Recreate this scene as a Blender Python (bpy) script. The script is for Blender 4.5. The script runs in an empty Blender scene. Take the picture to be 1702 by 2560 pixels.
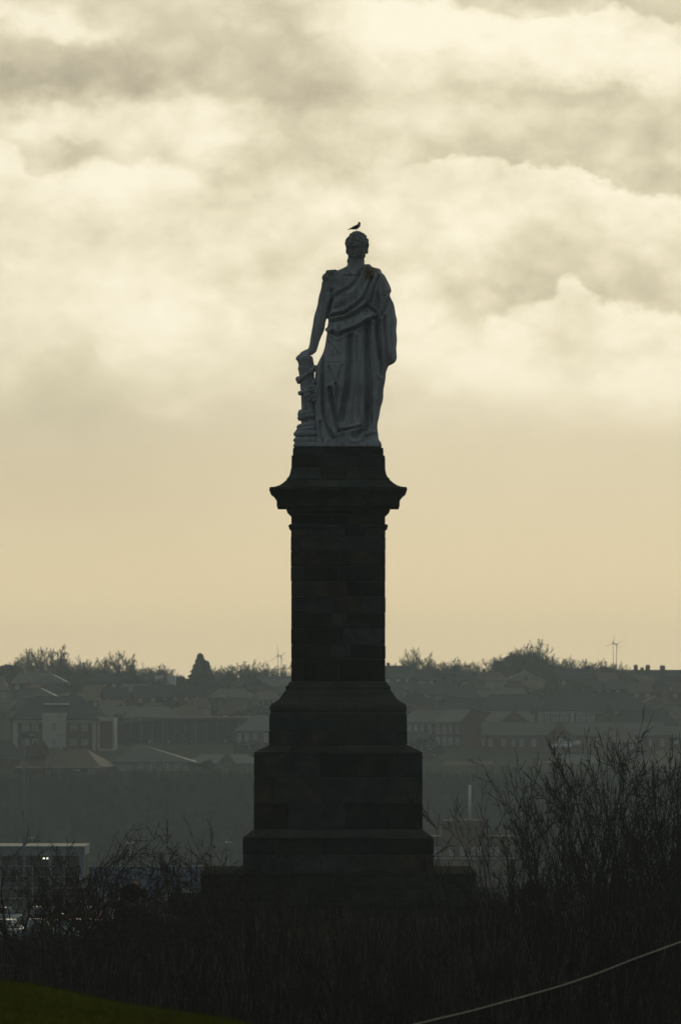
import bpy, math, random
import numpy as np
from mathutils import Vector, noise as mnoise

sc = bpy.context.scene
COL = sc.collection
# ------------------------------------------------------------------ measures
F, CX, HR, ZC = 15300.0, 851.0, 1750.0, 40.0     # focal length in photo pixels, centre column, eye-level row, eye height (m)
def X(px, Y): return (px - CX) / F * Y
def Z(py, Y): return ZC + (HR - py) / F * Y
def S(n, Y): return n / F * Y
R = math.radians

# ------------------------------------------------------------------ camera
cam = bpy.data.cameras.new('camera')
camo = bpy.data.objects.new('camera', cam); COL.objects.link(camo)
camo.location = (0, 0, ZC); camo.rotation_euler = (R(90), 0, 0)
cam.sensor_fit = 'VERTICAL'; cam.sensor_height = 36.0; cam.sensor_width = 24.0
cam.lens = F / 2560 * 36.0
cam.shift_y = (HR - 1280) / 2560
cam.clip_start = 0.5; cam.clip_end = 12000
cam.dof.use_dof = True; cam.dof.focus_distance = 196; cam.dof.aperture_fstop = 4.6
sc.camera = camo
sc.render.resolution_x, sc.render.resolution_y = 680, 1024
sc.view_settings.view_transform = 'Standard'; sc.view_settings.look = 'None'
sc.view_settings.exposure = 0.0; sc.view_settings.gamma = 1.0; sc.view_settings.use_curve_mapping = False
sc.render.engine = 'CYCLES'
sc.cycles.max_bounces = 5; sc.cycles.volume_bounces = 0; sc.cycles.transparent_max_bounces = 6
sc.cycles.caustics_reflective = False; sc.cycles.caustics_refractive = False
sc.cycles.sample_clamp_indirect = 4.0

SUN_EL, SUN_AZ = 15.0, 3.0      # ahead of the camera, a little to the right, above the frame behind the clouds

# ------------------------------------------------------------------ node helpers
class NT:
    def __init__(self, tree): self.t = tree; self.n = tree.nodes; self.l = tree.links
    def put(self, sock, v):
        if isinstance(v, (int, float)): sock.default_value = v
        elif isinstance(v, (tuple, list)): sock.default_value = (*v, 1.0) if sock.type == 'RGBA' and len(v) == 3 else v
        else: self.l.new(v, sock)
    def m(self, op, a, b=0.0, c=None, clamp=False):
        n = self.n.new('ShaderNodeMath'); n.operation = op; n.use_clamp = clamp
        self.put(n.inputs[0], a); self.put(n.inputs[1], b)
        if c is not None: self.put(n.inputs[2], c)
        return n.outputs[0]
    def add(self, a, b): return self.m('ADD', a, b)
    def mul(self, a, b): return self.m('MULTIPLY', a, b)
    def sub(self, a, b): return self.m('SUBTRACT', a, b)
    def vm(self, op, a, b=None, scale=None):
        n = self.n.new('ShaderNodeVectorMath'); n.operation = op
        self.put(n.inputs[0], a)
        if b is not None: self.put(n.inputs[1], b)
        if scale is not None: n.inputs['Scale'].default_value = scale
        return n.outputs['Value'] if op == 'DOT_PRODUCT' else n.outputs[0]
    def noise(self, vec, scale, detail=5, rough=0.55, dist=0.0):
        n = self.n.new('ShaderNodeTexNoise'); self.put(n.inputs['Vector'], vec)
        n.inputs['Scale'].default_value = scale; n.inputs['Detail'].default_value = detail
        n.inputs['Roughness'].default_value = rough; n.inputs['Distortion'].default_value = dist
        return n.outputs['Fac']
    def step(self, x, lo, hi):
        n = self.n.new('ShaderNodeMapRange'); n.interpolation_type = 'SMOOTHSTEP'
        self.put(n.inputs[0], x); self.put(n.inputs[1], lo); self.put(n.inputs[2], hi)
        n.inputs[3].default_value = 0; n.inputs[4].default_value = 1
        return n.outputs[0]
    def lerp(self, a, b, t):  # a + (b-a) t
        return self.m('MULTIPLY_ADD', self.sub(b, a), t, a)
    def mix(self, t, a, b):
        n = self.n.new('ShaderNodeMix'); n.data_type = 'RGBA'
        self.put(n.inputs[0], t); self.put(n.inputs[6], a); self.put(n.inputs[7], b)
        return n.outputs[2]
    def ramp(self, x, stops, interp='LINEAR'):
        n = self.n.new('ShaderNodeValToRGB'); self.put(n.inputs[0], x)
        e = n.color_ramp; e.interpolation = interp
        while len(e.elements) < len(stops): e.elements.new(0.5)
        for el, (p, c) in zip(e.elements, stops):
            el.position = p; el.color = (*c, 1) if len(c) == 3 else c
        return n.outputs[0]
def lin(*c): return tuple((v/255/12.92 if v/255 <= 0.04045 else ((v/255+0.055)/1.055)**2.4) for v in c)

# ------------------------------------------------------------------ sky
W = bpy.data.worlds.new('World'); sc.world = W; W.use_nodes = True
for n in list(W.node_tree.nodes): W.node_tree.nodes.remove(n)
w = NT(W.node_tree)
tc = w.n.new('ShaderNodeTexCoord').outputs['Generated']
d = w.vm('NORMALIZE', tc)
sx = w.n.new('ShaderNodeSeparateXYZ'); w.l.new(d, sx.inputs[0])
P0 = w.mul(w.m('ARCTAN2', sx.outputs[0], sx.outputs[1]), F/1000)     # azimuth and elevation, in thousandths of the lens scale
R0 = w.mul(w.m('ARCSINE', sx.outputs[2]), F/1000)
dv = w.vm('MULTIPLY', d, (1, 1, 1.5))
n1 = w.noise(dv, 30, 3, 0.5); n2 = w.noise(w.vm('ADD', dv, (3.1, 1.7, 9.2)), 30, 3, 0.5)
n3 = w.noise(w.vm('ADD', dv, (7.7, 4.1, 2.2)), 120, 6, 0.6); n4 = w.noise(w.vm('ADD', dv, (1.3, 8.8, 5.5)), 120, 6, 0.6)
Pn = w.add(P0, w.add(w.mul(w.sub(n1, .5), .20), w.mul(w.sub(n3, .5), .16)))
Rn = w.add(R0, w.add(w.mul(w.sub(n2, .5), .10), w.mul(w.sub(n4, .5), .13)))
Pf = w.add(P0, w.mul(w.sub(n3, .5), .10)); 
n5 = w.noise(w.vm('ADD', dv, (5.3, 2.8, 1.5)), 75, 7, 0.62)
n6 = w.noise(w.vm('ADD', dv, (9.3, 0.8, 3.5)), 260, 6, 0.6)
Rf = w.add(R0, w.add(w.mul(w.sub(n5, .5), .08), w.mul(w.sub(n6, .5), .085)))
def blob(px, py, rx, ry, amp, rot=0.0, P=Pn, Q=Rn):
    cx, cy = (px-CX)/1000, (HR-py)/1000
    a = w.sub(P, cx); b = w.sub(Q, cy)
    if rot:
        c, s = math.cos(R(rot)), math.sin(R(rot))
        a, b = w.m('MULTIPLY_ADD', a, c, w.mul(b, s)), w.m('MULTIPLY_ADD', a, -s, w.mul(b, c))
    a = w.mul(a, 1000/rx); b = w.mul(b, 1000/ry)
    q = w.m('MULTIPLY_ADD', a, a, w.mul(b, b))
    return w.mul(w.m('EXPONENT', w.mul(q, -1)), amp)
BLOBS = [ # px, py, rx, ry, amp, rot
 (90,185,300,80,-.22,0),(420,170,360,70,-.11,4),(560,215,420,45,-.12,0),(260,240,420,40,-.10,0),(780,250,150,80,-.14,0),(20,110,100,60,-.12,0),
 (190,84,110,38,.34,-10),(60,60,120,30,.10,0),(720,70,130,80,-.14,0),(450,60,260,70,-.12,0),
 (980,70,200,70,.22,-8),(1180,115,320,60,.26,-4),(1480,130,320,70,.22,-3),(1250,198,420,30,.10,0),(1650,160,120,60,.10,0),
 (1440,232,190,32,-.16,0),(1600,255,170,45,-.09,0),(1100,290,260,50,.02,0),(1550,340,240,40,-.06,0),(1000,250,140,80,.02,0),
 (60,320,240,60,.20,0),(420,320,260,60,.16,0),(190,380,80,40,-.20,25),(150,420,40,30,-.14,60),(60,450,140,70,.08,0),(260,455,150,50,.20,10),(420,480,120,60,.12,0),
 (120,560,260,80,.06,0),(640,450,80,60,-.16,20),(560,470,60,40,-.08,0),(700,350,140,40,.04,0),(790,400,80,45,-.12,0),(880,350,130,40,-.06,0),
 (860,510,180,70,.20,0),(430,700,260,120,.10,0),(180,330,200,60,.08,0),(1240,560,300,60,.06,0),(520,600,260,80,.03,0),(680,640,130,50,-.12,0),(760,760,200,120,.02,0),
 (1120,560,220,60,-.02,0),(1080,660,110,110,.12,0),(980,650,90,150,.12,0),
 (90,760,150,90,.10,0),(120,860,60,40,.10,0),(330,760,200,90,.16,-18),(360,860,70,60,.12,0),(430,1010,90,35,.12,0),(560,860,180,90,.08,0),
 (10,930,60,60,.10,0),(60,960,190,110,-.08,0),(250,1010,170,80,-.07,0),(220,620,160,45,-.08,0),
 (1130,900,200,75,.25,0),(1350,960,260,60,.14,0),(1640,965,180,75,.24,0),(60,640,90,60,.08,0),(430,790,110,70,.10,0),(960,1060,250,60,.03,0),(1640,640,120,30,-.02,0),
 (1330,1010,260,70,.04,0),(1290,690,190,70,-.05,0),(1560,690,160,40,-.04,0),(1330,540,340,60,.10,0),(1020,860,60,160,.06,0),(450,520,300,140,.06,0),(1090,690,90,110,.12,0),(1520,820,120,60,-.04,0),
]
acc = None
for bl in BLOBS:
    g = blob(*bl); acc = g if acc is None else w.add(acc, g)
# grey-beige base: cloudy high up, smooth towards the horizon
zone = w.step(R0, .62, 1.0)
base = w.lerp(.47, .60, zone)
tex = w.add(w.mul(w.sub(w.noise(w.vm('ADD', dv, (2.2, 6.1, 3.3)), 50, 4, 0.5, .3), .5), w.lerp(.05, .26, zone)), w.mul(w.sub(w.noise(w.vm('ADD', dv, (6.2, 1.1, 4.3)), 150, 8, 0.62, .3), .5), w.lerp(.03, .42, zone)))
def puff(off, scale, sm):
    n = w.n.new('ShaderNodeTexVoronoi'); n.feature = 'SMOOTH_F1'; n.inputs['Scale'].default_value = scale; n.inputs['Smoothness'].default_value = sm
    wv = w.vm('ADD', dv, off); jt = w.n.new('ShaderNodeTexNoise'); w.l.new(wv, jt.inputs['Vector']); jt.inputs['Scale'].default_value = scale*1.3; jt.inputs['Detail'].default_value = 5
    w.l.new(w.vm('ADD', wv, w.vm('MULTIPLY', w.vm('SUBTRACT', jt.outputs['Color'], (.5,.5,.5)), (1.1/scale,)*3)), n.inputs['Vector'])
    return w.sub(.45, n.outputs['Distance'])
region = w.m('MULTIPLY_ADD', w.noise(w.vm('ADD', dv, (4.4, 7.2, .6)), 22, 2, .5), 2.2, -.55, clamp=True)
pf = w.mul(w.add(w.mul(puff((.3,.2,.9), 62, .5), .44), w.mul(puff((1.3,2.2,.4), 150, .45), .34)), w.mul(region, zone))
L = w.add(w.add(w.add(base, acc), tex), pf)
L = w.add(L, w.mul(blob(150, 1230, 420, 170, -.13, 0, P0, R0), 1))
# cumulus tops with a bright rim: outline height along the azimuth
def cumulus(L, pts, back, rim, body, depth, rimw=.05, soft=.012, Q=Rf, fade=None):
    n = w.n.new('ShaderNodeFloatCurve'); cv = n.mapping.curves[0]; mp = n.mapping
    mp.use_clip = False
    pp = [((px-CX)/1000/2+.5, (HR-py)/2000) for px, py in pts]
    cv.points[0].location = pp[0]; cv.points[1].location = pp[-1]
    for p in pp[1:-1]: cv.points.new(*p)
    mp.update()
    w.put(n.inputs['Value'], w.m('MULTIPLY_ADD', Pf, .5, .5, clamp=True)); n.inputs['Factor'].default_value = 1
    edge = w.mul(n.outputs[0], 2)
    dd = w.sub(edge, Q)                                  # positive below the outline
    inside = w.step(dd, -soft, soft)
    body_fall = w.m('EXPONENT', w.mul(w.m('MAXIMUM', dd, 0), -1/depth))
    rimf = w.m('EXPONENT', w.mul(w.m('MAXIMUM', dd, 0), -1/rimw))
    above = w.m('EXPONENT', w.mul(w.m('MAXIMUM', w.mul(dd, -1), 0), -1/.16))
    up = w.mul(w.mul(above, w.sub(1, inside)), back)
    dn = w.mul(inside, w.add(w.mul(rimf, rim), w.mul(body_fall, body)))
    tot = w.add(up, dn)
    if fade is not None: tot = w.mul(tot, w.step(Pn, *fade))
    return w.add(L, tot)
L = cumulus(L, [(-149,60),(600,-60),(850,-20),(940,12),(1100,18),(1250,40),(1400,45),(1520,30),(1570,28),(1620,50),(1702,78),(1851,110)], -.15, .12, .10, .12, .05, .016, fade=(-.06,.12))
L = cumulus(L, [(-149,500),(900,470),(980,432),(1060,412),(1120,400),(1190,398),(1260,410),(1350,425),(1450,430),(1500,455),(1600,485),(1702,500),(1851,540)], -.17, .13, .16, .12, .05, .014, fade=(.08,.34))
L = cumulus(L, [(-149,330),(20,370),(80,425),(130,446),(180,418),(240,405),(300,428),(380,410),(460,430),(560,470),(640,480),(760,520),(1851,600)], -.10, .10, .08, .12, .05, .018, fade=(-.25,-.45))
L = cumulus(L, [(-149,960),(1100,860),(1200,812),(1260,790),(1330,757),(1375,742),(1402,706),(1430,686),(1456,690),(1480,728),(1530,766),(1600,778),(1702,795),(1851,820)], -.12, .12, .16, .16, .06, .02, fade=(.26,.50))
L = w.m('MULTIPLY_ADD', w.sub(L, .60), .96, .60)
L = w.m('MINIMUM', w.m('MAXIMUM', L, .02), .95)
cloud = w.ramp(L, [(0, lin(146,143,128)), (.22, lin(178,173,152)), (.45, lin(207,201,175)), (.62, lin(228,221,195)), (.8, lin(243,237,213)), (1, lin(251,247,226))])
warm = w.sub(1, w.step(R0, .08, .85))
cloud = w.mix(w.mul(warm, .9), cloud, lin(225,206,165))
# forward-scattered brightness round the hidden sun, falling away over the rest of the sky
sd = (math.sin(R(SUN_AZ))*math.cos(R(SUN_EL)), math.cos(R(SUN_AZ))*math.cos(R(SUN_EL)), math.sin(R(SUN_EL)))
ang = w.m('ARCCOSINE', w.m('MINIMUM', w.vm('DOT_PRODUCT', d, sd), .99999))
glow = w.m('MULTIPLY_ADD', w.m('EXPONENT', w.mul(w.m('POWER', w.mul(w.m('MAXIMUM', w.sub(ang, .24), 0), 1/.55), 1.3), -1)), .82, .19)
away = w.step(ang, .3, 1.5)
cloud = w.mix(away, cloud, w.vm('MULTIPLY', cloud, (.82, .98, 1.36)))
cloud = w.vm('MULTIPLY', cloud, w.n.new('ShaderNodeCombineXYZ').outputs[0]) if False else cloud
sc_ = w.n.new('ShaderNodeVectorMath'); sc_.operation = 'SCALE'; w.l.new(cloud, sc_.inputs[0]); w.l.new(glow, sc_.inputs['Scale'])
below = w.step(R0, -1.2, -.4)                            # under the horizon the dome is dull
sc2 = w.n.new('ShaderNodeVectorMath'); sc2.operation = 'SCALE'; w.l.new(sc_.outputs[0], sc2.inputs[0]); w.l.new(w.mul(w.lerp(.25, 1.0, below), w.lerp(1.05, .96, w.step(R0, .0, .7))), sc2.inputs['Scale'])
bgc = w.n.new('ShaderNodeBackground'); w.l.new(sc2.outputs[0], bgc.inputs[0]); bgc.inputs[1].default_value = 1.0
sky = w.n.new('ShaderNodeTexSky'); sky.sky_type = 'NISHITA'; sky.sun_disc = False
sky.sun_elevation = R(SUN_EL); sky.sun_rotation = R(SUN_AZ); sky.dust_density = 2.0
bgs = w.n.new('ShaderNodeBackground'); w.l.new(sky.outputs[0], bgs.inputs[0]); bgs.inputs[1].default_value = 0.05
mx = w.n.new('ShaderNodeMixShader'); mx.inputs[0].default_value = 0.96                # nearly full cloud cover
w.l.new(bgs.outputs[0], mx.inputs[1]); w.l.new(bgc.outputs[0], mx.inputs[2])
wo = w.n.new('ShaderNodeOutputWorld'); w.l.new(mx.outputs[0], wo.inputs[0])

# ------------------------------------------------------------------ sun
sl = bpy.data.lights.new('sun', 'SUN'); sl.energy = 0.6; sl.angle = R(10); sl.color = (1.0, .86, .62)
so = bpy.data.objects.new('sun', sl); COL.objects.link(so)
so.rotation_euler = Vector(sd).to_track_quat('Z', 'Y').to_euler()
#--CUT--
# ------------------------------------------------------------------ materials
MATS = {}
def mat(name, c1, c2=None, *a_, **k_):
    k_.setdefault('spec', .05); return mat_(name, c1, c2, *a_, **k_)
def mat_(name, c1, c2=None, scale=3.0, rough=.85, bump=.0, detail=6, spec=.3, metal=0, emit=None, stretch=(1,1,1), stops=None, rnd=0.0, hue=0.0):
    if name in MATS: return MATS[name]
    m = bpy.data.materials.new(name); m.use_nodes = True; MATS[name] = m
    t = NT(m.node_tree); b = m.node_tree.nodes['Principled BSDF']
    b.inputs['Roughness'].default_value = rough; b.inputs['Metallic'].default_value = metal
    b.inputs['Specular IOR Level'].default_value = spec
    if c2 is None: c2 = tuple(v*.75 for v in c1)
    co = t.n.new('ShaderNodeTexCoord').outputs['Object']
    oi = t.n.new('ShaderNodeObjectInfo').outputs['Random']
    vec = t.vm('MULTIPLY', co, stretch)
    off = t.n.new('ShaderNodeCombineXYZ'); t.l.new(t.mul(oi, 37.0), off.inputs[0]); t.l.new(t.mul(oi, 11.0), off.inputs[2])
    vec = t.vm('ADD', vec, off.outputs[0])
    nf = t.noise(vec, scale, detail, .6)
    col = t.ramp(nf, stops or [(.3, c2), (.7, c1)])
    if rnd:
        k = t.m('MULTIPLY_ADD', oi, rnd*2, 1-rnd)
        s = t.n.new('ShaderNodeVectorMath'); s.operation = 'SCALE'; t.l.new(col, s.inputs[0]); t.l.new(k, s.inputs['Scale'])
        col = s.outputs[0]
    if hue:
        r2 = t.m('FRACT', t.mul(oi, 17.31))
        tn = t.mix(r2, (1+hue, 1.0, 1-hue, 1), (1-hue*.7, 1.0, 1+hue, 1)); col = t.vm('MULTIPLY', col, tn)
    t.l.new(col, b.inputs['Base Color'])
    if bump:
        bn = t.n.new('ShaderNodeBump'); bn.inputs['Strength'].default_value = bump; bn.inputs['Distance'].default_value = .03
        t.l.new(t.noise(vec, scale*6, 5, .65), bn.inputs['Height']); t.l.new(bn.outputs[0], b.inputs['Normal'])
    if emit:
        b.inputs['Emission Color'].default_value = (*emit[:3], 1); b.inputs['Emission Strength'].default_value = emit[3]
    return m
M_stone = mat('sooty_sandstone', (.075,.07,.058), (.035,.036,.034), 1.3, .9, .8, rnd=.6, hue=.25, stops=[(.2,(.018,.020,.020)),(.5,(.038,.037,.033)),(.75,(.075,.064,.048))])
M_stone_green = mat('green_stained_sandstone', (.062,.068,.052), (.034,.040,.034), 1.1, .9, .8, rnd=.3, hue=.12)
M_mortar = mat('lime_mortar', (.09,.085,.075), None, 4, .95)
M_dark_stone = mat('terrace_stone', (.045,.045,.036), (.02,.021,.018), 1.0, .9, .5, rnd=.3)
M_coping = mat('worn_coping_stone', (.055,.055,.046), (.025,.026,.022), 2.0, 1.0, .3, spec=0.0)
M_marble = mat('weathered_statue_stone', (.42,.45,.46), (.2,.22,.225), .9, .8, .5, stops=[(.25,(.25,.275,.29)),(.5,(.42,.46,.49)),(.8,(.56,.60,.63))])
nt_ = NT(M_marble.node_tree); pb = M_marble.node_tree.nodes['Principled BSDF']; src = pb.inputs['Base Color'].links[0].from_socket
oc = nt_.n.new('ShaderNodeTexCoord').outputs['Object']; wob_ = nt_.noise(oc, 5, 4, .6)
dl = nt_.n.new('ShaderNodeVectorMath'); dl.operation = 'LENGTH'; nt_.l.new(nt_.vm('MULTIPLY', nt_.vm('SUBTRACT', oc, (1.02, -.45, 5.68)), (1.0, .35, .8)), dl.inputs[0])
lich = nt_.sub(1, nt_.step(nt_.add(dl.outputs['Value'], nt_.mul(nt_.sub(wob_, .5), .35)), .05, .30))          # rusty lichen patch on one shoulder
strk = nt_.noise(nt_.vm('MULTIPLY', oc, (5, 5, .5)), 1.6, 5, .6)
stk = nt_.mul(nt_.step(strk, .50, .66), .65)
spz = nt_.n.new('ShaderNodeSeparateXYZ'); nt_.l.new(oc, spz.inputs[0])
upper_tone = nt_.mul(nt_.step(nt_.add(nt_.add(spz.outputs[2], nt_.mul(spz.outputs[0], -.45)), nt_.mul(nt_.sub(wob_, .5), 1.6)), 4.9, 5.7), .55)   # darker brown-grey over the head and bare shoulder, with a ragged edge
src = nt_.mix(upper_tone, src, (.16,.16,.145))
c1_ = nt_.mix(stk, src, (.20,.19,.16)); c2_ = nt_.mix(lich, c1_, (.15,.095,.035)); nt_.l.new(c2_, pb.inputs['Base Color'])
M_bark = mat('dark_bark', (.030,.021,.019), (.014,.011,.012), 6, .85, 0)
M_bark2 = mat('brown_bark', (.062,.042,.030), (.020,.014,.012), 6, .85, 0)
M_farbark = mat('far_bark', (.06,.05,.038), (.03,.026,.02), 2, .9)
M_leaf = mat('evergreen_foliage', (.035,.045,.022), (.015,.02,.012), 1.0, .8)
M_iron = mat('black_iron', (.02,.022,.024), (.012,.012,.013), 3, .75, .2, spec=.05)
M_rail = mat('dull_grey_paint', (.07,.075,.075), None, 5, .8)
M_wood = mat('dark_oak', (.04,.03,.02), None, 4, .8, .2)
M_feather_grey = mat('grey_feathers', (.09,.09,.12), (.05,.05,.07), 20, .7)
M_feather_white = mat('white_feathers', (.35,.36,.30), (.22,.23,.18), 20, .7)
M_beak = mat('yellow_beak', (.5,.35,.05), None, 10, .5)
M_grass = mat('rough_grass', (.085,.090,.008), (.05,.056,.004), .8, 1.0, 0, spec=0.0)
def house_mats():
    return dict(
    brick=mat('red_brick', (.17,.075,.05), (.10,.048,.036), .6, .9, rnd=.2),
    brick2=mat('brown_brick', (.15,.09,.06), (.09,.06,.042), .6, .9, rnd=.2),
    cream=mat('cream_render', (.60,.55,.44), (.46,.43,.35), .5, .85),
    pale=mat('pale_render', (.36,.37,.34), (.26,.27,.25), .5, .85, rnd=.25),
    slate=mat('slate_roof', (.06,.072,.08), (.036,.044,.05), 1.2, .9, .2, spec=.0, rnd=.25),
    tile=mat('clay_tile_roof', (.15,.12,.075), (.10,.08,.055), 1.2, .75, .2, rnd=.25),
    grey=mat('grey_tile_roof', (.15,.155,.14), (.10,.105,.095), 1.2, .7, .2, rnd=.2),
    glass=mat('window_glass', (.30,.36,.38), (.16,.20,.21), .8, .15, spec=.6),
    white=mat('white_paint', (.80,.82,.80), (.66,.68,.68), 1, .6),
    dark=mat('dark_cladding', (.035,.045,.05), (.022,.03,.034), .3, .6),
    blue=mat('blue_cladding', (.14,.19,.30), (.10,.14,.22), .4, .6),
    metal=mat('galvanised_metal', (.3,.33,.36), (.2,.22,.25), 2, .45, metal=.3))
H = house_mats()

# ------------------------------------------------------------------ mesh helpers
class MB:
    def __init__(self): self.v = []; self.f = []
    def quad(self, *p):
        n = len(self.v); self.v += [tuple(q) for q in p]; self.f.append(tuple(range(n, n+len(p))))
    def box(self, x0, x1, y0, y1, z0, z1):
        n = len(self.v)
        self.v += [(x0,y0,z0),(x1,y0,z0),(x1,y1,z0),(x0,y1,z0),(x0,y0,z1),(x1,y0,z1),(x1,y1,z1),(x0,y1,z1)]
        self.f += [tuple(n+i for i in q) for q in ((0,3,2,1),(4,5,6,7),(0,1,5,4),(1,2,6,5),(2,3,7,6),(3,0,4,7))]
    def prism(self, poly, y0, y1):                         # polygon in x,z extruded along y
        n = len(self.v); k = len(poly)
        self.v += [(x, y0, z) for x, z in poly] + [(x, y1, z) for x, z in poly]
        self.f.append(tuple(n+i for i in range(k))); self.f.append(tuple(n+k+i for i in reversed(range(k))))
        for i in range(k): self.f.append((n+(i+1) % k, n+i, n+k+i, n+k+(i+1) % k))
    def prismx(self, poly, x0, x1):                        # polygon in y,z extruded along x
        n = len(self.v); k = len(poly)
        self.v += [(x0, y, z) for y, z in poly] + [(x1, y, z) for y, z in poly]
        self.f.append(tuple(n+i for i in reversed(range(k)))); self.f.append(tuple(n+k+i for i in range(k)))
        for i in range(k): self.f.append((n+i, n+(i+1) % k, n+k+(i+1) % k, n+k+i))
    def tube(self, pts, rad, n=6, cap=True):
        b = len(self.v); k = len(pts); pts = [Vector(p) for p in pts]; a = None; pd = None
        for i, p in enumerate(pts):
            d = (pts[min(i+1, k-1)] - pts[max(i-1, 0)])
            if d.length < 1e-9: d = Vector((0,0,1))
            d.normalize()
            if a is None: a = d.orthogonal().normalized()
            else: a = (a - d*a.dot(d)); a = a.normalized() if a.length > 1e-6 else d.orthogonal().normalized()
            c = d.cross(a); r = rad[i] if hasattr(rad, '__len__') else rad
            for j in range(n):
                t = 2*math.pi*j/n; q = p + a*(r*math.cos(t)) + c*(r*math.sin(t)); self.v.append((q.x, q.y, q.z))
        for i in range(k-1):
            for j in range(n):
                j2 = (j+1) % n
                self.f.append((b+i*n+j, b+i*n+j2, b+(i+1)*n+j2, b+(i+1)*n+j))
        if cap:
            self.f.append(tuple(b+j for j in reversed(range(n)))); self.f.append(tuple(b+(k-1)*n+j for j in range(n)))
    def rings(self, rings, cap=True):                      # list of equal-length closed rings
        b = len(self.v); n = len(rings[0])
        for r in rings: self.v += [tuple(p) for p in r]
        for i in range(len(rings)-1):
            for j in range(n):
                j2 = (j+1) % n
                self.f.append((b+i*n+j, b+i*n+j2, b+(i+1)*n+j2, b+(i+1)*n+j))
        if cap:
            self.f.append(tuple(b+j for j in reversed(range(n)))); self.f.append(tuple(b+(len(rings)-1)*n+j for j in range(n)))
    def ball(self, c, r, nu=12, nv=8):
        rx, ry, rz = r if hasattr(r, '__len__') else (r, r, r)
        rs = []
        for i in range(1, nv):
            t = math.pi*i/nv - math.pi/2
            rs.append([(c[0]+rx*math.cos(t)*math.cos(2*math.pi*j/nu), c[1]+ry*math.cos(t)*math.sin(2*math.pi*j/nu), c[2]+rz*math.sin(t)) for j in range(nu)])
        self.rings(rs)
    def torus(self, c, R_, r, axis='z', n=28, m=8, tilt=None):
        b = len(self.v)
        for i in range(n):
            a = 2*math.pi*i/n
            for j in range(m):
                t = 2*math.pi*j/m; q = R_ + r*math.cos(t); h = r*math.sin(t)
                p = Vector((q*math.cos(a), q*math.sin(a), h))
                if axis == 'y': p = Vector((p.x, p.z, p.y))
                if tilt is not None: p.z += tilt*p.x
                self.v.append((c[0]+p.x, c[1]+p.y, c[2]+p.z))
        for i in range(n):
            for j in range(m):
                i2, j2 = (i+1) % n, (j+1) % m
                self.f.append((b+i*m+j, b+i2*m+j, b+i2*m+j2, b+i*m+j2))
    def mesh(self, name, smooth=False):
        me = bpy.data.meshes.new(name); me.from_pydata(self.v, [], self.f)
        if smooth: me.polygons.foreach_set('use_smooth', [True]*len(me.polygons))
        me.update(); return me
def link(name, me, m=None, parent=None, loc=None):
    o = bpy.data.objects.new(name, me); COL.objects.link(o)
    if m is not None and not me.materials: me.materials.append(m)
    if parent is not None: o.parent = parent
    if loc is not None: o.location = loc
    return o
def ob(name, mb, m, parent=None, smooth=False, loc=None): return link(name, mb.mesh(name, smooth), m, parent, loc)
def thing(name, label, cat, loc=(0,0,0), group=None, rz=0):
    o = bpy.data.objects.new(name, None); COL.objects.link(o); o.location = loc; o.rotation_euler = (0,0,rz)
    o.empty_display_size = .2
    o['label'] = label; o['category'] = cat
    if group: o['group'] = group
    return o
def tag(o, label, cat, group=None):
    o['label'] = label; o['category'] = cat
    if group: o['group'] = group
    return o
def dup(root, loc, rz, label, group=None, scale=None):
    r = root.copy(); COL.objects.link(r); r.location = loc; r.rotation_euler = (0,0,rz)
    if scale is not None: r.scale = scale
    r['label'] = label
    if group: r['group'] = group
    for ch in list(root.children):
        c = ch.copy(); COL.objects.link(c); c.parent = r
        for g in list(ch.children):
            e = g.copy(); COL.objects.link(e); e.parent = c
    return r

# ------------------------------------------------------------------ terrain
KN_X = [(p-CX)/255 for p in (-400,0,82,163,245,327,449,571,640,900,1400,2200)]
KN_Z = [ZC-(r-HR)/255 for r in (2425,2449,2460,2476,2496,2511,2527,2547,2562,2610,2680,2740)]
GY = [-60, 0, 30, 60, 72, 90, 120, 150, 186, 230, 300, 340, 420, 560, 620, 750, 950, 1000, 1080, 1120, 1200, 1300, 1400, 1500, 1600, 2000, 2650]
GZ = [38.6,38.4,37.9, 0,  0, 33.2,32.3,31.3,29.6,27.5,25.0,24.3,22.9,22.9,20.5,14.0,10.5,11.2,23.0,25.7,29.4,33.2,38.2,42.4,44.7,46.0,48.0]
def knoll(x): return float(np.interp(x, KN_X, KN_Z))
def gz(x, y):
    k = knoll(x)
    ys = GY; zs = list(GZ); zs[3] = k; zs[4] = k-.85
    z = float(np.interp(y, ys, zs))
    if y > 1050: z += 1.2*math.sin(x/95+1.3)*min(1, (y-1050)/300)
    if y > 1900: z += 5*max(0, math.sin(x/180+.3))*min(1, (y-1900)/600)
    return z
ys = sorted(set(list(np.linspace(-60, 56, 24)) + list(np.linspace(57, 75, 22)) + list(np.linspace(80, 240, 30)) + list(np.linspace(250, 1600, 110)) + list(np.linspace(1650, 2650, 24)) + [float(a) for a in GY]))
ts = np.linspace(-1, 1, 241); xs = 2000*np.sinh(6.5*ts)/math.sinh(6.5)
g = MB()
for y in ys:
    for x in xs: g.v.append((float(x), float(y), gz(float(x), y)))
nx = len(xs)
for i in range(len(ys)-1):
    for j in range(nx-1): g.f.append((i*nx+j, i*nx+j+1, (i+1)*nx+j+1, (i+1)*nx+j))
M_ground = bpy.data.materials.new('ground'); M_ground.use_nodes = True
t = NT(M_ground.node_tree); b = M_ground.node_tree.nodes['Principled BSDF']; b.inputs['Roughness'].default_value = .95; b.inputs['Specular IOR Level'].default_value = .0
pos = t.n.new('ShaderNodeNewGeometry').outputs['Position']; sp = t.n.new('ShaderNodeSeparateXYZ'); t.l.new(pos, sp.inputs[0])
gn = t.noise(pos, .03, 6, .6); gn2 = t.noise(pos, 1.2, 6, .65)
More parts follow.
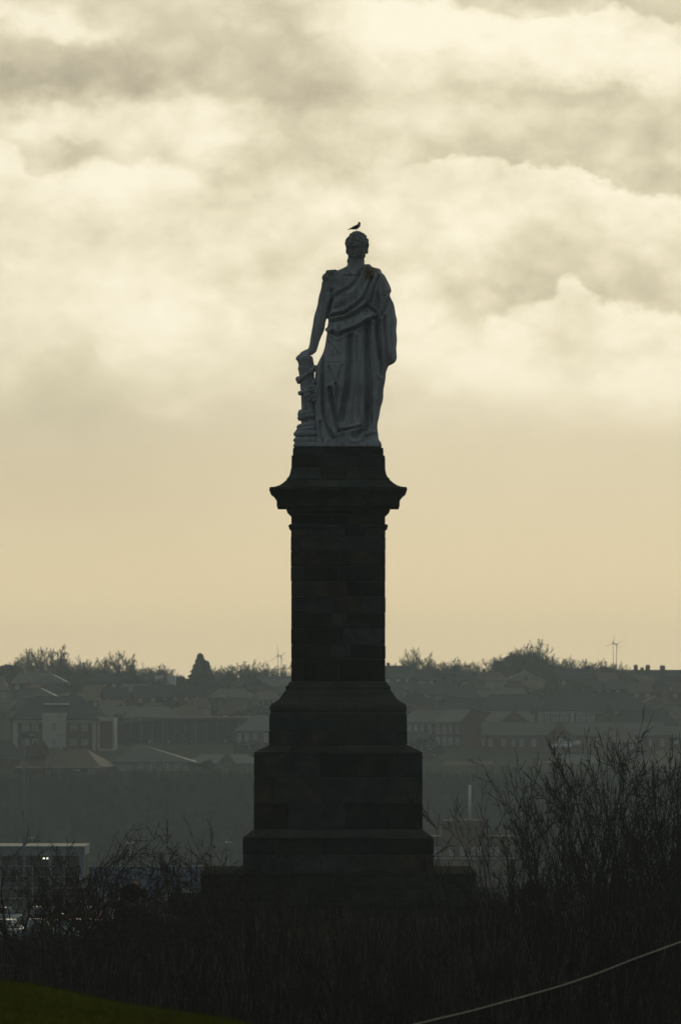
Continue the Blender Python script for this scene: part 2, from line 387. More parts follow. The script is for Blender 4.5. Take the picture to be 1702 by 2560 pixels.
turf = t.ramp(gn2, [(.3, (.036,.042,.004)), (.55,(.06,.067,.006)), (.8, (.085,.087,.008))])
soil = t.ramp(gn2, [(.3, (.012,.012,.009)), (.7, (.025,.022,.015))])
asph = t.ramp(gn2, [(.3, (.028,.03,.032)), (.7, (.04,.042,.044))])
bank = t.ramp(gn, [(.3, (.02,.022,.018)), (.7, (.035,.032,.024))])
field = t.ramp(gn, [(.35, (.035,.042,.032)), (.55, (.055,.055,.042)), (.75, (.08,.07,.052))])
yy = sp.outputs[1]
c = t.mix(t.step(yy, 76, 86), turf, soil); c = t.mix(t.step(yy, 395, 400), c, asph); c = t.mix(t.step(yy, 640, 700), c, bank); c = t.mix(t.step(yy, 1095, 1125), c, field)
t.l.new(c, b.inputs['Base Color'])
go = ob('ground', g, M_ground, smooth=True); go['kind'] = 'structure'

# grass on the foreground knoll
rnd = random.Random(5); gb = MB()
for i in range(42000):
    y = rnd.uniform(42, 76); x = rnd.uniform(-y*.062, y*.01)
    z = gz(x, y); h = rnd.uniform(.015, .045); a = rnd.uniform(0, 6.28); lx, ly = rnd.gauss(0, .015), rnd.gauss(0, .015)
    wx, wy = math.cos(a)*.004, math.sin(a)*.004
    gb.quad((x-wx, y-wy, z-.01), (x+wx, y+wy, z-.01), (x+lx, y+ly, z+h))
o = ob('grass', gb, M_grass); tag(o, 'short dark green grass on the foreground knoll at lower left', 'grass'); o['kind'] = 'stuff'

# ------------------------------------------------------------------ monument pedestal
YM = 200.0; XM = X(845.3, YM)
def hw_world(hwpx): return hwpx*YM/(F+hwpx)
def zrow(row, hwpx): return Z(row, YM-hw_world(hwpx))
ped = thing('monument_pedestal', 'tall dark square stone pedestal standing alone against the bright sky', 'monument', (XM, YM, zrow(2520, 480)))
pz0 = ped.location.z
def prof(pts): return [(hw_world(h), zrow(r, h) - pz0) for r, h in pts]    # (row, half width in px)
def square_ring(mb, pts):
    rings = [[(-h,-h,z),(h,-h,z),(h,h,z),(-h,h,z)] for h, z in pts]
    mb.rings(rings)
JR = random.Random(11)
stone_cache = {}
def course(parent, pts, splits, m, name='stone', joint=.016, thick=.30, cham=.022, sides=(0,1,2,3)):
    """One course of ashlar round a square plan. pts: (half width, z) from bottom to top; splits: joints across a face in metres."""
    for side in sides:
        sp = splits if side == 0 else [-s for s in reversed(splits)] if side == 2 else [s*.9 for s in splits]
        ed = [None] + list(sp) + [None]
        for i in range(len(ed)-1):
            jit = JR.uniform(-.009, .014)
            mb = MB(); a, bb = ed[i], ed[i+1]
            def xl(h): return -h + .0015 if a is None else a + joint/2
            def xr(h): return h - .0015 if bb is None else bb - joint/2
            zz = [(h, z) for h, z in pts]
            z0, z1 = zz[0][1] + joint/2, zz[-1][1] - joint/2
            col = [(zz[0][0], z0)] + zz[1:-1] + [(zz[-1][0], z1)]
            n = len(col)
            ca = 0 if a is None else cham; cb = 0 if bb is None else cham
            for k, (h, z) in enumerate(col):                 # outer face, chamfered rim
                zc = z + (cham if k == 0 else -cham if k == n-1 else 0)
                ins = jit
                mb.v.append((xl(h)+ca, -(h+ins), zc)); mb.v.append((xr(h)-cb, -(h+ins), zc))
            for k, (h, z) in enumerate(col):                 # arris line just behind
                mb.v.append((xl(h), -(h+jit-cham), z)); mb.v.append((xr(h), -(h+jit-cham), z))
            for k, (h, z) in enumerate(col):                 # hidden back
                q = h - thick
                x0 = -q if a is None else a+joint/2; x1 = q if bb is None else bb-joint/2
                x0 = min(x0, x1-.01)
                mb.v.append((x0, -q, z)); mb.v.append((x1, -q, z))
            for k in range(n-1):
                o1, o2, o3 = 2*k, 2*n+2*k, 4*n+2*k
                mb.f += [(o1, o1+1, o1+3, o1+2), (o2, o1, o1+2, o2+2), (o1+1, o2+1, o2+3, o1+3), (o3, o2, o2+2, o3+2), (o2+1, o3+1, o3+3, o2+3)]
            mb.f += [(2*n, 2*n+1, 1, 0), (2*(n-1), 2*(n-1)+1, 4*n-1, 4*n-2), (4*n, 4*n+1, 2*n+1, 2*n), (4*n-2, 4*n-1, 6*n-1, 6*n-2)]
            o = ob(name, mb, m, parent); o.rotation_euler = (0, 0, side*math.pi/2)
def P_(px): return (px-845.3)*YM/(F+117)*0.992
def sp_(*px): return [P_(p) for p in px]
TH = lambda r: 117.3
# cap block, dado and flare under the statue
FL = [(1220,171.5),(1216.5,158),(1212.5,146),(1207,137.5),(1200.5,130),(1193,124),(1186,120.3),(1176,118.2),(1167,117),(1152,116.7),(1138,116.4)]
def seg(lst, r0, r1):
    rows = [r for r, h in lst]; hs = [h for r, h in lst]
    f_ = lambda r: float(np.interp(-r, [-q for q in rows], hs))
    mid = [(r, h) for r, h in lst if r1 < r < r0]
    return prof([(r0, f_(r0))] + mid + [(r1, f_(r1))])
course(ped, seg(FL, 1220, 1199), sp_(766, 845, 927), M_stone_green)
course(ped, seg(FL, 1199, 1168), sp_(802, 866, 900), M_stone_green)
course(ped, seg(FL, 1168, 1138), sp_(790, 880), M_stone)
course(ped, prof([(1138,112.5),(1119,112.5)]), sp_(815, 905), M_stone)
core = MB()
square_ring(core, [(h-.02, z) for h, z in prof([(2186,236),(2096,236),(2074,209.5),(1883,209.5),(1863,171),(1783,171),(1757,158),(1724,128),(1704,117),(1321,117),(1264,117),(1246,150),(1222,150),(1200,128),(1186,119),(1167,116),(1139,115.5),(1138.5,111.5),(1120,111.5)])])
ob('core', core, M_mortar, ped)
def moulding(name, rows, m):
    mb = MB(); square_ring(mb, prof(rows)); return ob(name, mb, m, ped)
moulding('cornice', [(1285.5,117.5),(1285,119),(1280,124),(1276,128),(1272,130),(1268,129.5),(1264.5,131),(1264,153.4),(1247,153.4),(1246,156),(1241,157.5),(1236,161),(1231,165),(1228,169.5),(1224,172.3),(1220.6,172),(1220.2,166)], M_stone)
moulding('astragal', [(1321,117.5),(1320,120.5),(1318,123),(1315,124.3),(1312.5,123.5),(1311,121.5),(1310,117.5)], M_stone)
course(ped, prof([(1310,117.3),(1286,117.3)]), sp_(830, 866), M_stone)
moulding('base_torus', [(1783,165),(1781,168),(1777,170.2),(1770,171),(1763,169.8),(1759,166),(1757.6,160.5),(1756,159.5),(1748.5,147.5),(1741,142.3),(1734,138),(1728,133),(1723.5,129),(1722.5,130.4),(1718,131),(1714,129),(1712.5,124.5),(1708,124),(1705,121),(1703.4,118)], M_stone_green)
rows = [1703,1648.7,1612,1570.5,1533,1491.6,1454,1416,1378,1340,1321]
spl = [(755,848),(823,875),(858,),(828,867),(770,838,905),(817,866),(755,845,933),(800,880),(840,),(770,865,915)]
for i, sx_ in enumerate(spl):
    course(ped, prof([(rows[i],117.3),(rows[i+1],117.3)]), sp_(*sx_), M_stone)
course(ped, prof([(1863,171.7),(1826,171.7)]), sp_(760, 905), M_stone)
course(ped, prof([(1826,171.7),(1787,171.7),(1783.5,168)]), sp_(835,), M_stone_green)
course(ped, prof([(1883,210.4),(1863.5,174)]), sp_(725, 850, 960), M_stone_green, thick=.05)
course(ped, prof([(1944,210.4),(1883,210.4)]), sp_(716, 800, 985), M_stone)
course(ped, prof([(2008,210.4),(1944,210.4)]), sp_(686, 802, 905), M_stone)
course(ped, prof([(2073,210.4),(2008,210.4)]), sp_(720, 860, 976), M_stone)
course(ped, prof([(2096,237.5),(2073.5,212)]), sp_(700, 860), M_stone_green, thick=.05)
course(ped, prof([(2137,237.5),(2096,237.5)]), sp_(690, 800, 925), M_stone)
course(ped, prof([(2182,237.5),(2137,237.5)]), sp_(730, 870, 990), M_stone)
# stepped platform
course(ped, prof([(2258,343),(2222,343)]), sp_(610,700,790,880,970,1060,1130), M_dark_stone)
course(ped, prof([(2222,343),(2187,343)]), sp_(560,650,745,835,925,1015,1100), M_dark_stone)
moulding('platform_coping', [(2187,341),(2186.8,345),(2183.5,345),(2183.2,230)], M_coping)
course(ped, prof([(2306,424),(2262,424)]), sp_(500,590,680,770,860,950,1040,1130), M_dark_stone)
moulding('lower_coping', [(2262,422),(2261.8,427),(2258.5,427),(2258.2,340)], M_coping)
mb = MB(); square_ring(mb, [(h-.05, z) for h, z in prof([(2530,430),(2262,424),(2262,340),(2187,340),(2187,236)])]); ob('platform_fill', mb, M_mortar, ped)
# terrace walls in front of the pedestal
def stone_wall(name, label, px0, px1, row_top, row_bot, Yf, depth, cope=True):
    n = thing(name, label, 'wall', (X((px0+px1)/2, Yf), Yf, Z(row_bot, Yf)))
    hgt = S(row_bot-row_top, Yf); half = S((px1-px0)/2, Yf)
    mb = MB(); mb.box(-half+.03, half-.03, .03, depth, 0, hgt-.02); ob('wall_core', mb, M_mortar, n)
    nc = max(1, round(hgt/.45)); r = random.Random(int(px0)+7)
    for c_ in range(nc):
        z0, z1 = hgt*c_/nc, hgt*(c_+1)/nc; x = -half
        while x < half-.05:
            x2 = min(half, x + r.uniform(.8, 1.5))
            if half - x2 < .4: x2 = half
            q = MB(); j = r.uniform(0, .02); q.box(x+.006, x2-.006, -j, .05, z0+.006, z1-.006-.03*(c_ == nc-1)); ob('stone', q, M_dark_stone, n); x = x2
    if cope:
        x = -half-.05
        while x < half:
            x2 = min(half+.05, x+1.2); q = MB(); q.box(x+.004, x2-.004, -.08, depth+.05, hgt-.03, hgt+.06); ob('coping_stone', q, M_coping, n); x = x2
    return n
stone_wall('terrace_wall', 'dark upper terrace wall carrying the two cannons before the pedestal', 255, 1435, 2309, 2376, 190.6, 2.4)
stone_wall('terrace_wall', 'long low terrace wall below the cannons, behind the bare thicket', -60, 1480, 2379, 2530, 188.0, 2.5)
# flight of steps in the middle
st = thing('stone_steps', 'central flight of worn stone steps between the terrace walls', 'steps', (X(860,188), 187.9, Z(2540, 188)))
for i in range(11):
    q = MB(); top = S(2540-2384, 188) - i*.155
    if top < .1: break
    q.box(-1.05, 1.05, -.30*(i+1), -.30*i-.004, 0, top); ob('step', q, M_coping, st)

# ------------------------------------------------------------------ statue
U = YM/F/4.612                                         # metres per unit of the measuring sketch
def sx1(cx): return (700+cx/4.612-CX)*YM/F
def sz1(uy): return ZC+(HR-540-uy/4.612)*YM/F
STX, STZ = XM, sz1(2668)
statue = thing('statue', 'pale stone statue of a man in a draped cloak leaning on a roped bollard', 'statue', (STX, YM, STZ))
def q3(cx, uy, y=0.0): return (sx1(cx)-STX, y, sz1(uy)-STZ)
def loft(mb, rows, n=72, ex=2.4):
    rs = []
    for uy, l, r, yc, dy in rows:
        c_, h = (sx1(l)+sx1(r))/2-STX, (sx1(r)-sx1(l))/2; z = sz1(uy)-STZ; ring = []
        for j in range(n):
            a = 2*math.pi*j/n; ca, sa = math.cos(a), math.sin(a)
            ring.append((c_+h*math.copysign(abs(ca)**(2/ex), ca), yc+dy*math.copysign(abs(sa)**(2/ex), sa), z))
        rs.append(ring)
    rs.reverse(); mb.rings(rs)
def remesh(mb, name, voxel, m, smooth_it=1):
    me = mb.mesh(name+'_raw'); o = bpy.data.objects.new('tmp', me); COL.objects.link(o)
    md = o.modifiers.new('r', 'REMESH'); md.mode = 'VOXEL'; md.voxel_size = voxel
    if smooth_it:
        s = o.modifiers.new('s', 'SMOOTH'); s.factor = .5; s.iterations = smooth_it
    dg = bpy.context.evaluated_depsgraph_get(); ev = o.evaluated_get(dg)
    out = bpy.data.meshes.new_from_object(ev); out.name = name
    bpy.data.objects.remove(o); bpy.data.meshes.remove(me)
    out.materials.clear(); out.materials.append(m)
    out.polygons.foreach_set('use_smooth', [True]*len(out.polygons))
    return out
def dense(rows, k=5):
    out = []; a = np.array(rows, float)
    uy = np.linspace(a[0,0], a[-1,0], int((a[-1,0]-a[0,0])/22)+2)
    for u in uy: out.append([u]+[float(np.interp(u, a[:,0], a[:,i])) for i in range(1,5)])
    return out
body = MB()
loft(body, dense([(560,800,985,0,.25),(600,730,1085,0,.32),(640,630,1150,0,.40),(680,560,1178,0,.46),(740,525,1212,-.02,.52),(900,530,1255,-.04,.57),(1000,540,1262,-.04,.57),(1230,552,1240,-.03,.55),(1350,542,1225,-.03,.58),(1410,527,1222,-.03,.62),(1510,520,1222,-.03,.66),(1580,495,1222,-.03,.68),(1650,455,1225,-.03,.70),(1720,425,1240,-.03,.72),(1850,400,1215,-.02,.74),(1910,396,1207,-.02,.75),(2010,396,1195,-.02,.76),(2140,394,1180,-.02,.77),(2270,394,1150,-.02,.78),(2370,396,1125,-.02,.78),(2440,400,1125,-.02,.79),(2560,412,1130,-.02,.82),(2610,420,1158,-.02,.86),(2668,420,1168,-.02,.88)]))
arm = [(585,720,70),(560,790,84),(545,880,82),(512,1000,77),(482,1110,73),(455,1220,73),(440,1290,72),(418,1384,60),(390,1480,54),(370,1545,50),(340,1575,44)]
body.tube([q3(a,b_,-.02) for a,b_,r in arm], [r*U for a,b_,r in arm], 16)
for cx, uy, r in ((545,715,62),(560,690,60),(1090,640,45),(1120,650,50),(1010,600,48),(1060,625,40)): body.ball(q3(cx,uy,-.02), (r*U, .30, r*U)) if (cx,uy) != (560,690) else None
eb = [q3(532,630), q3(648,620), q3(655,700), q3(515,705)]
body.prism([(a[0], a[2]) for a in eb], -.26, .26)
# hand and fingers over the bollard head
hp = [(350,1565,0,42),(315,1578,-.01,43),(278,1592,-.02,40),(245,1604,-.02,33)]
body.tube([q3(a,b_,y) for a,b_,y,r in hp], [r*U for *_, r in hp], 12)
for k, (dy, ln) in enumerate(((-.13,.82),(-.07,.97),(-.005,1.0),(.06,.9))):
    fp = [(275,1590,16),(275-42*ln,1604,17),(275-72*ln,1628,16),(275-84*ln,1662,13)]
    body.tube([q3(a,b_,dy+.02) for a,b_,r in fp], [r*U for *_, r in fp], 8)
body.tube([q3(320,1590,-.10), q3(300,1610,-.17), q3(270,1628,-.20), q3(250,1650,-.20)], [18*U,17*U,15*U,12*U], 8)
# neck, collar, head seen from behind, face on the far side
body.tube([q3(878,455,.02), q3(876,520,0), q3(874,620,-.02)], [96*U, 95*U, 108*U], 18)
body.torus(q3(872,520,.02), 84*U, 20*U, n=24); body.ball(q3(795,515,.04), (24*U,.14,34*U))
body.ball(q3(890,332,.0), (122*U,.39,138*U), 24, 18)
body.ball(q3(876,425,.10), (100*U,.30,92*U), 18, 12)
body.ball(q3(872,470,.24), (62*U,.15,45*U))                 # chin
body.tube([q3(885,330,.36), q3(885,400,.50), q3(885,412,.40)], [.03,.055,.05], 8)   # nose
body.tube([q3(820,318,.33), q3(885,322,.40), q3(950,318,.33)], [.04,.05,.04], 8)  # brow
for dx in (-42, 42): body.ball(q3(885+dx,345,.355), (.06,.05,.045))
body.tube([q3(850,440,.37), q3(885,436,.41), q3(920,440,.37)], [.02,.032,.02], 6)
for ex_, sgn in ((1006,1),(768,-1)):
    body.ball(q3(ex_-6*sgn,408,.02), (18*U,.09,34*U))
hr = random.Random(3); hair = MB()
for i in range(330):                                          # curls of hair, none over the face
    a = hr.uniform(0, 2*math.pi); t_ = hr.uniform(-.9, 1.5)
    if math.sin(a) > .5 and t_ < .6: continue
    r = hr.uniform(11, 19)
    hair.ball((q3(890,330)[0]+122*U*math.cos(t_)*math.cos(a), .395*math.cos(t_)*math.sin(a), q3(890,330)[2]+137*U*math.sin(t_)), (r*U*hr.uniform(.8,1.5), r*U, r*U*hr.uniform(.8,1.6)), 8, 6)
for i in range(120):
    a = hr.uniform(-math.pi, 0); zz = hr.uniform(370, 478); wv = np.interp(zz, [370,420,480], [112,101,84])
    hair.ball(q3(882+wv*math.cos(a), zz, .33*math.sin(a)), (hr.uniform(10,17)*U, 15*U, hr.uniform(12,22)*U), 8, 6)
# knot at waist, feet-level drapery rolls
body.ball(q3(545,1312,-.1), (24*U,.12,24*U)); body.ball(q3(575,1330,-.35), (40*U,.12,26*U))
for pts_, r in (([(430,2620),(560,2600),(700,2625),(850,2600),(1000,2620),(1150,2640)], 34), ([(700,2520),(820,2500),(930,2470),(1010,2440)], 26), ([(830,2580),(950,2520),(1110,2500)], 30)):
    body.tube([q3(a,b_,-.74) for a,b_ in pts_], r*U, 8)
# rolls of the cloak drawn across the back
def roll(pts_, r, y0=-.50):
    body.tube([q3(a,b_,y0 + (.12 if i in (0, len(pts_)-1) else 0)) for i,(a,b_) in enumerate(pts_)], r*U, 10)
roll([(985,590),(960,720),(905,830),(800,930),(690,1000),(600,1060)], 48)
roll([(1080,660),(1040,790),(985,930),(880,1030),(740,1100),(600,1130)], 44, -.54)
roll([(1130,700),(1080,860),(1020,1000),(920,1080),(760,1170),(590,1200)], 40, -.55)
roll([(1060,1140),(960,1190),(860,1240),(740,1290),(590,1300)], 58, -.56)
GR = [ # grooves cut in the drapery: points, depth (m), width (units)
 ([(940,640),(880,760),(800,850),(640,930),(585,1000),(575,1100)], .10, 20),
 ([(1055,730),(1010,840),(960,960),(860,1050),(750,1130),(590,1165)], .16, 17),
 ([(1145,690),(1080,830),(1040,1000),(980,1060),(880,1130),(750,1190),(590,1222)], .16, 17),
 ([(1140,1180),(1020,1215),(940,1275),(840,1318),(740,1355),(660,1396),(600,1351)], .18, 17),
 ([(1000,1060),(1060,1090),(1130,1150),(1140,1180)], .14, 15),
 ([(600,870),(590,1000),(565,1130),(560,1220)], .14, 20),
 ([(1250,980),(1200,1100),(1160,1160)], .12, 16),
 ([(1110,1190),(1115,1400),(1145,1640),(1172,1830)], .20, 22),
 ([(1005,1260),(1000,1500),(1008,1800),(1005,2100),(1000,2360),(960,2470),(860,2540)], .26, 34),
 ([(805,1400),(795,1700),(780,1880),(765,2040),(720,2260),(690,2380)], .20, 30),
 ([(930,1310),(925,1370)], .08, 10),([(880,1400),(878,1690)], .07, 9),
 ([(525,1400),(500,1560),(492,2090),(500,2290),(540,2440),(620,2570)], .18, 18),
 ([(560,1760),(600,1860),(638,1950)], .06, 15), ([(642,1950),(680,1850),(715,1740)], .05, 13),
 ([(640,1950),(650,2060),(640,2290)], .08, 16),
 ([(575,2010),(590,2090),(620,2270),(660,2440),(675,2490)], .20, 22),
 ([(675,2490),(760,2478),(830,2462),(920,2440)], .16, 14),
 ([(560,1460),(620,1540),(690,1620)], .05, 12),
 ([(1050,2100),(1048,2350),(1045,2400)], .08, 12),
 ([(470,2390),(465,2480),(490,2600)], .14, 22),
 ([(430,1740),(400,1870)], .08, 14),
 ([(600,690),(600,800),(560,880)], .05, 18),
 ([(730,700),(880,706),(930,680)], .04, 12),
]
SEAM = [([(585,930),(1275,930)], .035, 5), ([(425,1701),(1170,1701)], .035, 5), ([(500,2032),(1190,2032)], .028, 5), ([(655,2510),(655,2660)], .03, 5)]
def carve(me, grooves, seams=()):
    n = len(me.vertices); co = np.empty(n*3); me.vertices.foreach_get('co', co); co = co.reshape(-1,3)
    no = np.empty(n*3); me.vertices.foreach_get('normal', no); no = no.reshape(-1,3)
    px = ((co[:,0]+STX)*F/YM + CX - 700)*4.612; py = ((ZC-(co[:,2]+STZ))*F/YM + HR - 540)*4.612
    wgt = np.clip(-no[:,1]*2.2-.15, 0, 1); disp = np.zeros(n)
    for pts_, dep, wd in list(grooves)+list(seams):
        dmin = np.full(n, 1e9); along = np.zeros(n)
        for (x0,y0),(x1,y1) in zip(pts_[:-1], pts_[1:]):
            vx, vy = x1-x0, y1-y0; tt = np.clip(((px-x0)*vx+(py-y0)*vy)/(vx*vx+vy*vy), 0, 1)
            dd = np.hypot(px-x0-tt*vx, py-y0-tt*vy); dmin = np.minimum(dmin, dd)
        disp += dep*1.15*np.exp(-(dmin/(wd*.9))**2) - dep*.30*np.exp(-((dmin-wd*2.1)/(wd*.9))**2)
    co[:,1] += disp*wgt
    back = np.clip(no[:,1]*2, 0, 1)*np.clip((py-1250)/500, 0, 1)          # free-hanging folds on the far side
    co[:,1] -= back*.07*(1+np.sin(px/38+1.2*np.sin(py/420)))
    fine = np.clip((py-650)/100, 0, 1)*.010
    co[:,0] += no[:,0]*fine*np.sin(py/33+px/90); co[:,1] += wgt*fine*np.sin(px/21+py/240)
    me.vertices.foreach_set('co', co.ravel()); me.update()
me = remesh(body, 'figure', .024, M_marble, 2); carve(me, GR, SEAM); link('figure', me, None, statue); ob('hair', hair, M_marble, statue, True)
cl = MB()
loft(cl, dense([(655,1105,1172,-.1,.25),(690,1085,1208,-.1,.34),(770,1080,1250,-.12,.44),(868,1080,1283,-.14,.5),(905,1090,1265,-.14,.5),(935,1095,1272,-.14,.5),(1000,1100,1300,-.14,.5),(1100,1105,1330,-.14,.5),(1200,1110,1343,-.14,.48),(1500,1125,1343,-.12,.46),(1650,1150,1341,-.1,.42),(1690,1165,1327,-.1,.38),(1714,1190,1290,-.1,.32),(1722,1210,1268,-.1,.28)]), 56, 2.3)
loft(cl, dense([(1700,1140,1262,-.05,.34),(1780,1140,1232,-.05,.34),(1850,1130,1208,-.05,.32),(1880,1130,1200,-.05,.3)]), 40, 2.1)
mc = remesh(cl, 'cloak', .024, M_marble, 2)
carve(mc, [([(1250,960),(1205,1090),(1165,1160)], .12, 15), ([(1265,1000),(1262,1300),(1255,1690)], .05, 26), ([(1200,1180),(1215,1500),(1225,1700)], .10, 20), ([(1150,700),(1180,850),(1190,950)], .05, 18), ([(1120,700),(1100,900),(1120,1160)], .10, 18)], SEAM[:1])
link('cloak', mc, None, statue)
# bollard with its rope
bo = MB()
bp = [(1606,285,60),(1618,284,86),(1640,283,98),(1662,288,96),(1690,298,90),(1708,302,92),(1720,302,88),(1740,303,92),(1765,303,98),(1785,305,92),(1830,308,88),(1930,314,84),(2090,322,80),(2190,326,80),(2300,326,82),(2450,326,84),(2668,326,90)]
rs = []
for uy, cx, hw in bp:
    z = sz1(uy)-STZ; c_ = sx1(cx)-STX; h = hw*U; rs.append([(c_+h*math.cos(a), h*math.sin(a), z) for a in np.linspace(0, 2*math.pi, 29)[:-1]])
rs.reverse(); bo.rings(rs); ob('bollard', bo, M_marble, statue, True)
ro = MB()
def coil(c0, uy0, hwd, r, turns, uy1=None, tilt=0, hw1=None, strands=True):
    n = int(28*turns); pts_ = []
    uy1 = uy0 if uy1 is None else uy1; hw1 = hwd if hw1 is None else hw1
    for i in range(n+1):
        t_ = i/n; a = 2*math.pi*turns*t_ + math.pi*.5; rr = (hwd+(hw1-hwd)*t_)*U
        p = q3(c0, uy0+(uy1-uy0)*t_); pts_.append(Vector((p[0]+rr*math.cos(a), rr*math.sin(a), p[2]+tilt*rr*math.cos(a))))
    ro = MB(); ro.tube(pts_, r*U, 8)
    if strands:                                               # laid strands standing proud of the rope
        for s_ in range(3):
            q = []
            for i, p in enumerate(pts_):
                a = i*.9 + s_*2.094; rad = (p - Vector((q3(c0,0)[0], 0, p.z))).normalized()
                q.append(p + rad*(r*U*.42*math.cos(a)) + Vector((0,0,r*U*.42*math.sin(a))))
            ro.tube(q, r*U*.70, 6)
    ob('rope_coil', ro, M_marble, statue, True)
coil(308, 1830, 96, 17, 1, tilt=.55); coil(310, 1858, 98, 20, .9, 1800, tilt=.75)
ro = MB(); ro.ball(q3(214,1882,-.05), (36*U,.11,36*U)); ob('rope_end', ro, M_marble, statue, True)
ro = MB(); ro.tube([q3(212,2046,-.02), q3(225,2046,-.06), q3(290,2030,-.26), q3(340,2020,-.30)], [10*U,27*U,18*U,16*U], 10); ob('rope_end', ro, M_marble, statue, True)
ro = MB()
coil(322, 2270, 86, 26, 1, tilt=.2); coil(322, 2310, 92, 30, 1, tilt=.25); ro.ball(q3(240,2290,-.02), (38*U,.14,62*U))
coil(322, 2410, 100, 30, 1, tilt=.25, hw1=104); coil(322, 2455, 112, 30, 1, tilt=.22)
coil(324, 2506, 136, 33, 1, tilt=.06); coil(324, 2580, 138, 33, 1, tilt=.05); coil(324, 2645, 138, 33, 1, tilt=.02)
ob('rope_bulge', ro, M_marble, statue, True)
kn = MB(); kc = q3(375,2050,-.36)
for r_, rr in ((78,17),(48,15),(22,13)): kn.torus(kc, r_*U, rr*U, 'y', 24, 8)
for i in range(9):
    a = i*2*math.pi/9; kn.ball((kc[0]+80*U*math.cos(a), kc[1]-.02, kc[2]+80*U*math.sin(a)), 21*U, 8, 6)
for i in range(6):
    a = i*2*math.pi/6+.4; kn.ball((kc[0]+46*U*math.cos(a), kc[1]-.05, kc[2]+46*U*math.sin(a)), 17*U, 8, 6)
kn.tube([q3(350,1990,-.28), q3(390,1915,-.3), q3(440,1880,-.3), q3(470,1800,-.5)], [22*U,26*U,30*U,20*U], 8)
ob('rope_knot', kn, M_marble, statue, True)
bs = MB(); r = random.Random(8)
for k, (u0, u1, a_, b_) in enumerate(((2668,2640,163,1168),(2640,2615,172,1160))):
    bs.box(q3(a_,0)[0], q3(b_,0)[0], -.93+.04*k, .93-.04*k, q3(0,u0)[2]+.002*k, q3(0,u1)[2]+.002)
ob('statue_base', bs, M_marble, statue)

# ------------------------------------------------------------------ gull on the head
def sg(x, y): return ((840+x/15.68-CX)*YM/F, ZC+(HR-550-y/15.68)*YM/F)
gx0, gz0 = sg(805, 492)
gull = thing('gull', 'small grey and white gull perched on top of the statue head', 'bird', (gx0, YM, gz0-.012))
def G(x, y, d_=0): a, b_ = sg(x, y); return (a-gx0, d_, b_-gz0+.012)
gbm = MB(); rs = []
for x, yt, yb, wd in ((530,352,368,.012),(600,312,368,.035),(680,262,374,.055),(760,222,372,.07),(830,186,354,.075),(880,150,322,.07),(925,130,275,.055),(952,150,240,.03)):
    top, bot = G(x, yt), G(x, yb); cz = (top[2]+bot[2])/2; h = (top[2]-bot[2])/2
    rs.append([(top[0], wd*math.cos(a), cz+h*math.sin(a)) for a in np.linspace(0, 2*math.pi, 13)[:-1]])
gbm.rings(rs); gbm.tube([G(905,170), G(900,130), G(902,110)], [.055,.04,.036], 10); gbm.ball(G(903,112), (.040,.034,.034), 12, 8)
ob('body', gbm, M_feather_white, gull, True)
for s_ in (-1, 1):
    wg = MB(); rs = []
    for x, yt, yb in ((470,372,380),(560,322,350),(660,262,338),(760,214,332),(840,178,300),(880,176,262)):
        a, b_ = G(x, yt, 0), G(x, yb, 0); off = s_*(.02+.058*min(1, (x-470)/300))
        rs.append([(a[0], off, a[2]+.004), (a[0], off+s_*.012, (a[2]+b_[2])/2), (b_[0], off, b_[2]), (b_[0], off-s_*.008, (a[2]+b_[2])/2)])
    wg.rings(rs); ob('wing', wg, M_feather_grey, gull, True)
    lg = MB(); lg.tube([G(800+s_*6,345,s_*.02), G(803+s_*4,420,s_*.02), G(800+s_*6,488,s_*.02)], [.010,.006,.006], 6)
    for k in (-1,0,1): lg.tube([G(800+s_*6,486,s_*.02), G(826+s_*6,492,s_*.02+k*.02)], [.006,.003], 5)
    ob('leg', lg, M_beak, gull)
tl = MB(); tl.prism([(G(450,378)[0],G(450,378)[2]),(G(600,340)[0],G(600,340)[2]),(G(610,362)[0],G(610,362)[2]),(G(460,386)[0],G(460,386)[2])], -.03, .03); ob('tail', tl, M_feather_white, gull)
bk = MB(); bk.tube([G(930,112), G(955,118), G(968,124)], [.012,.009,.003], 6); ob('beak', bk, M_beak, gull)

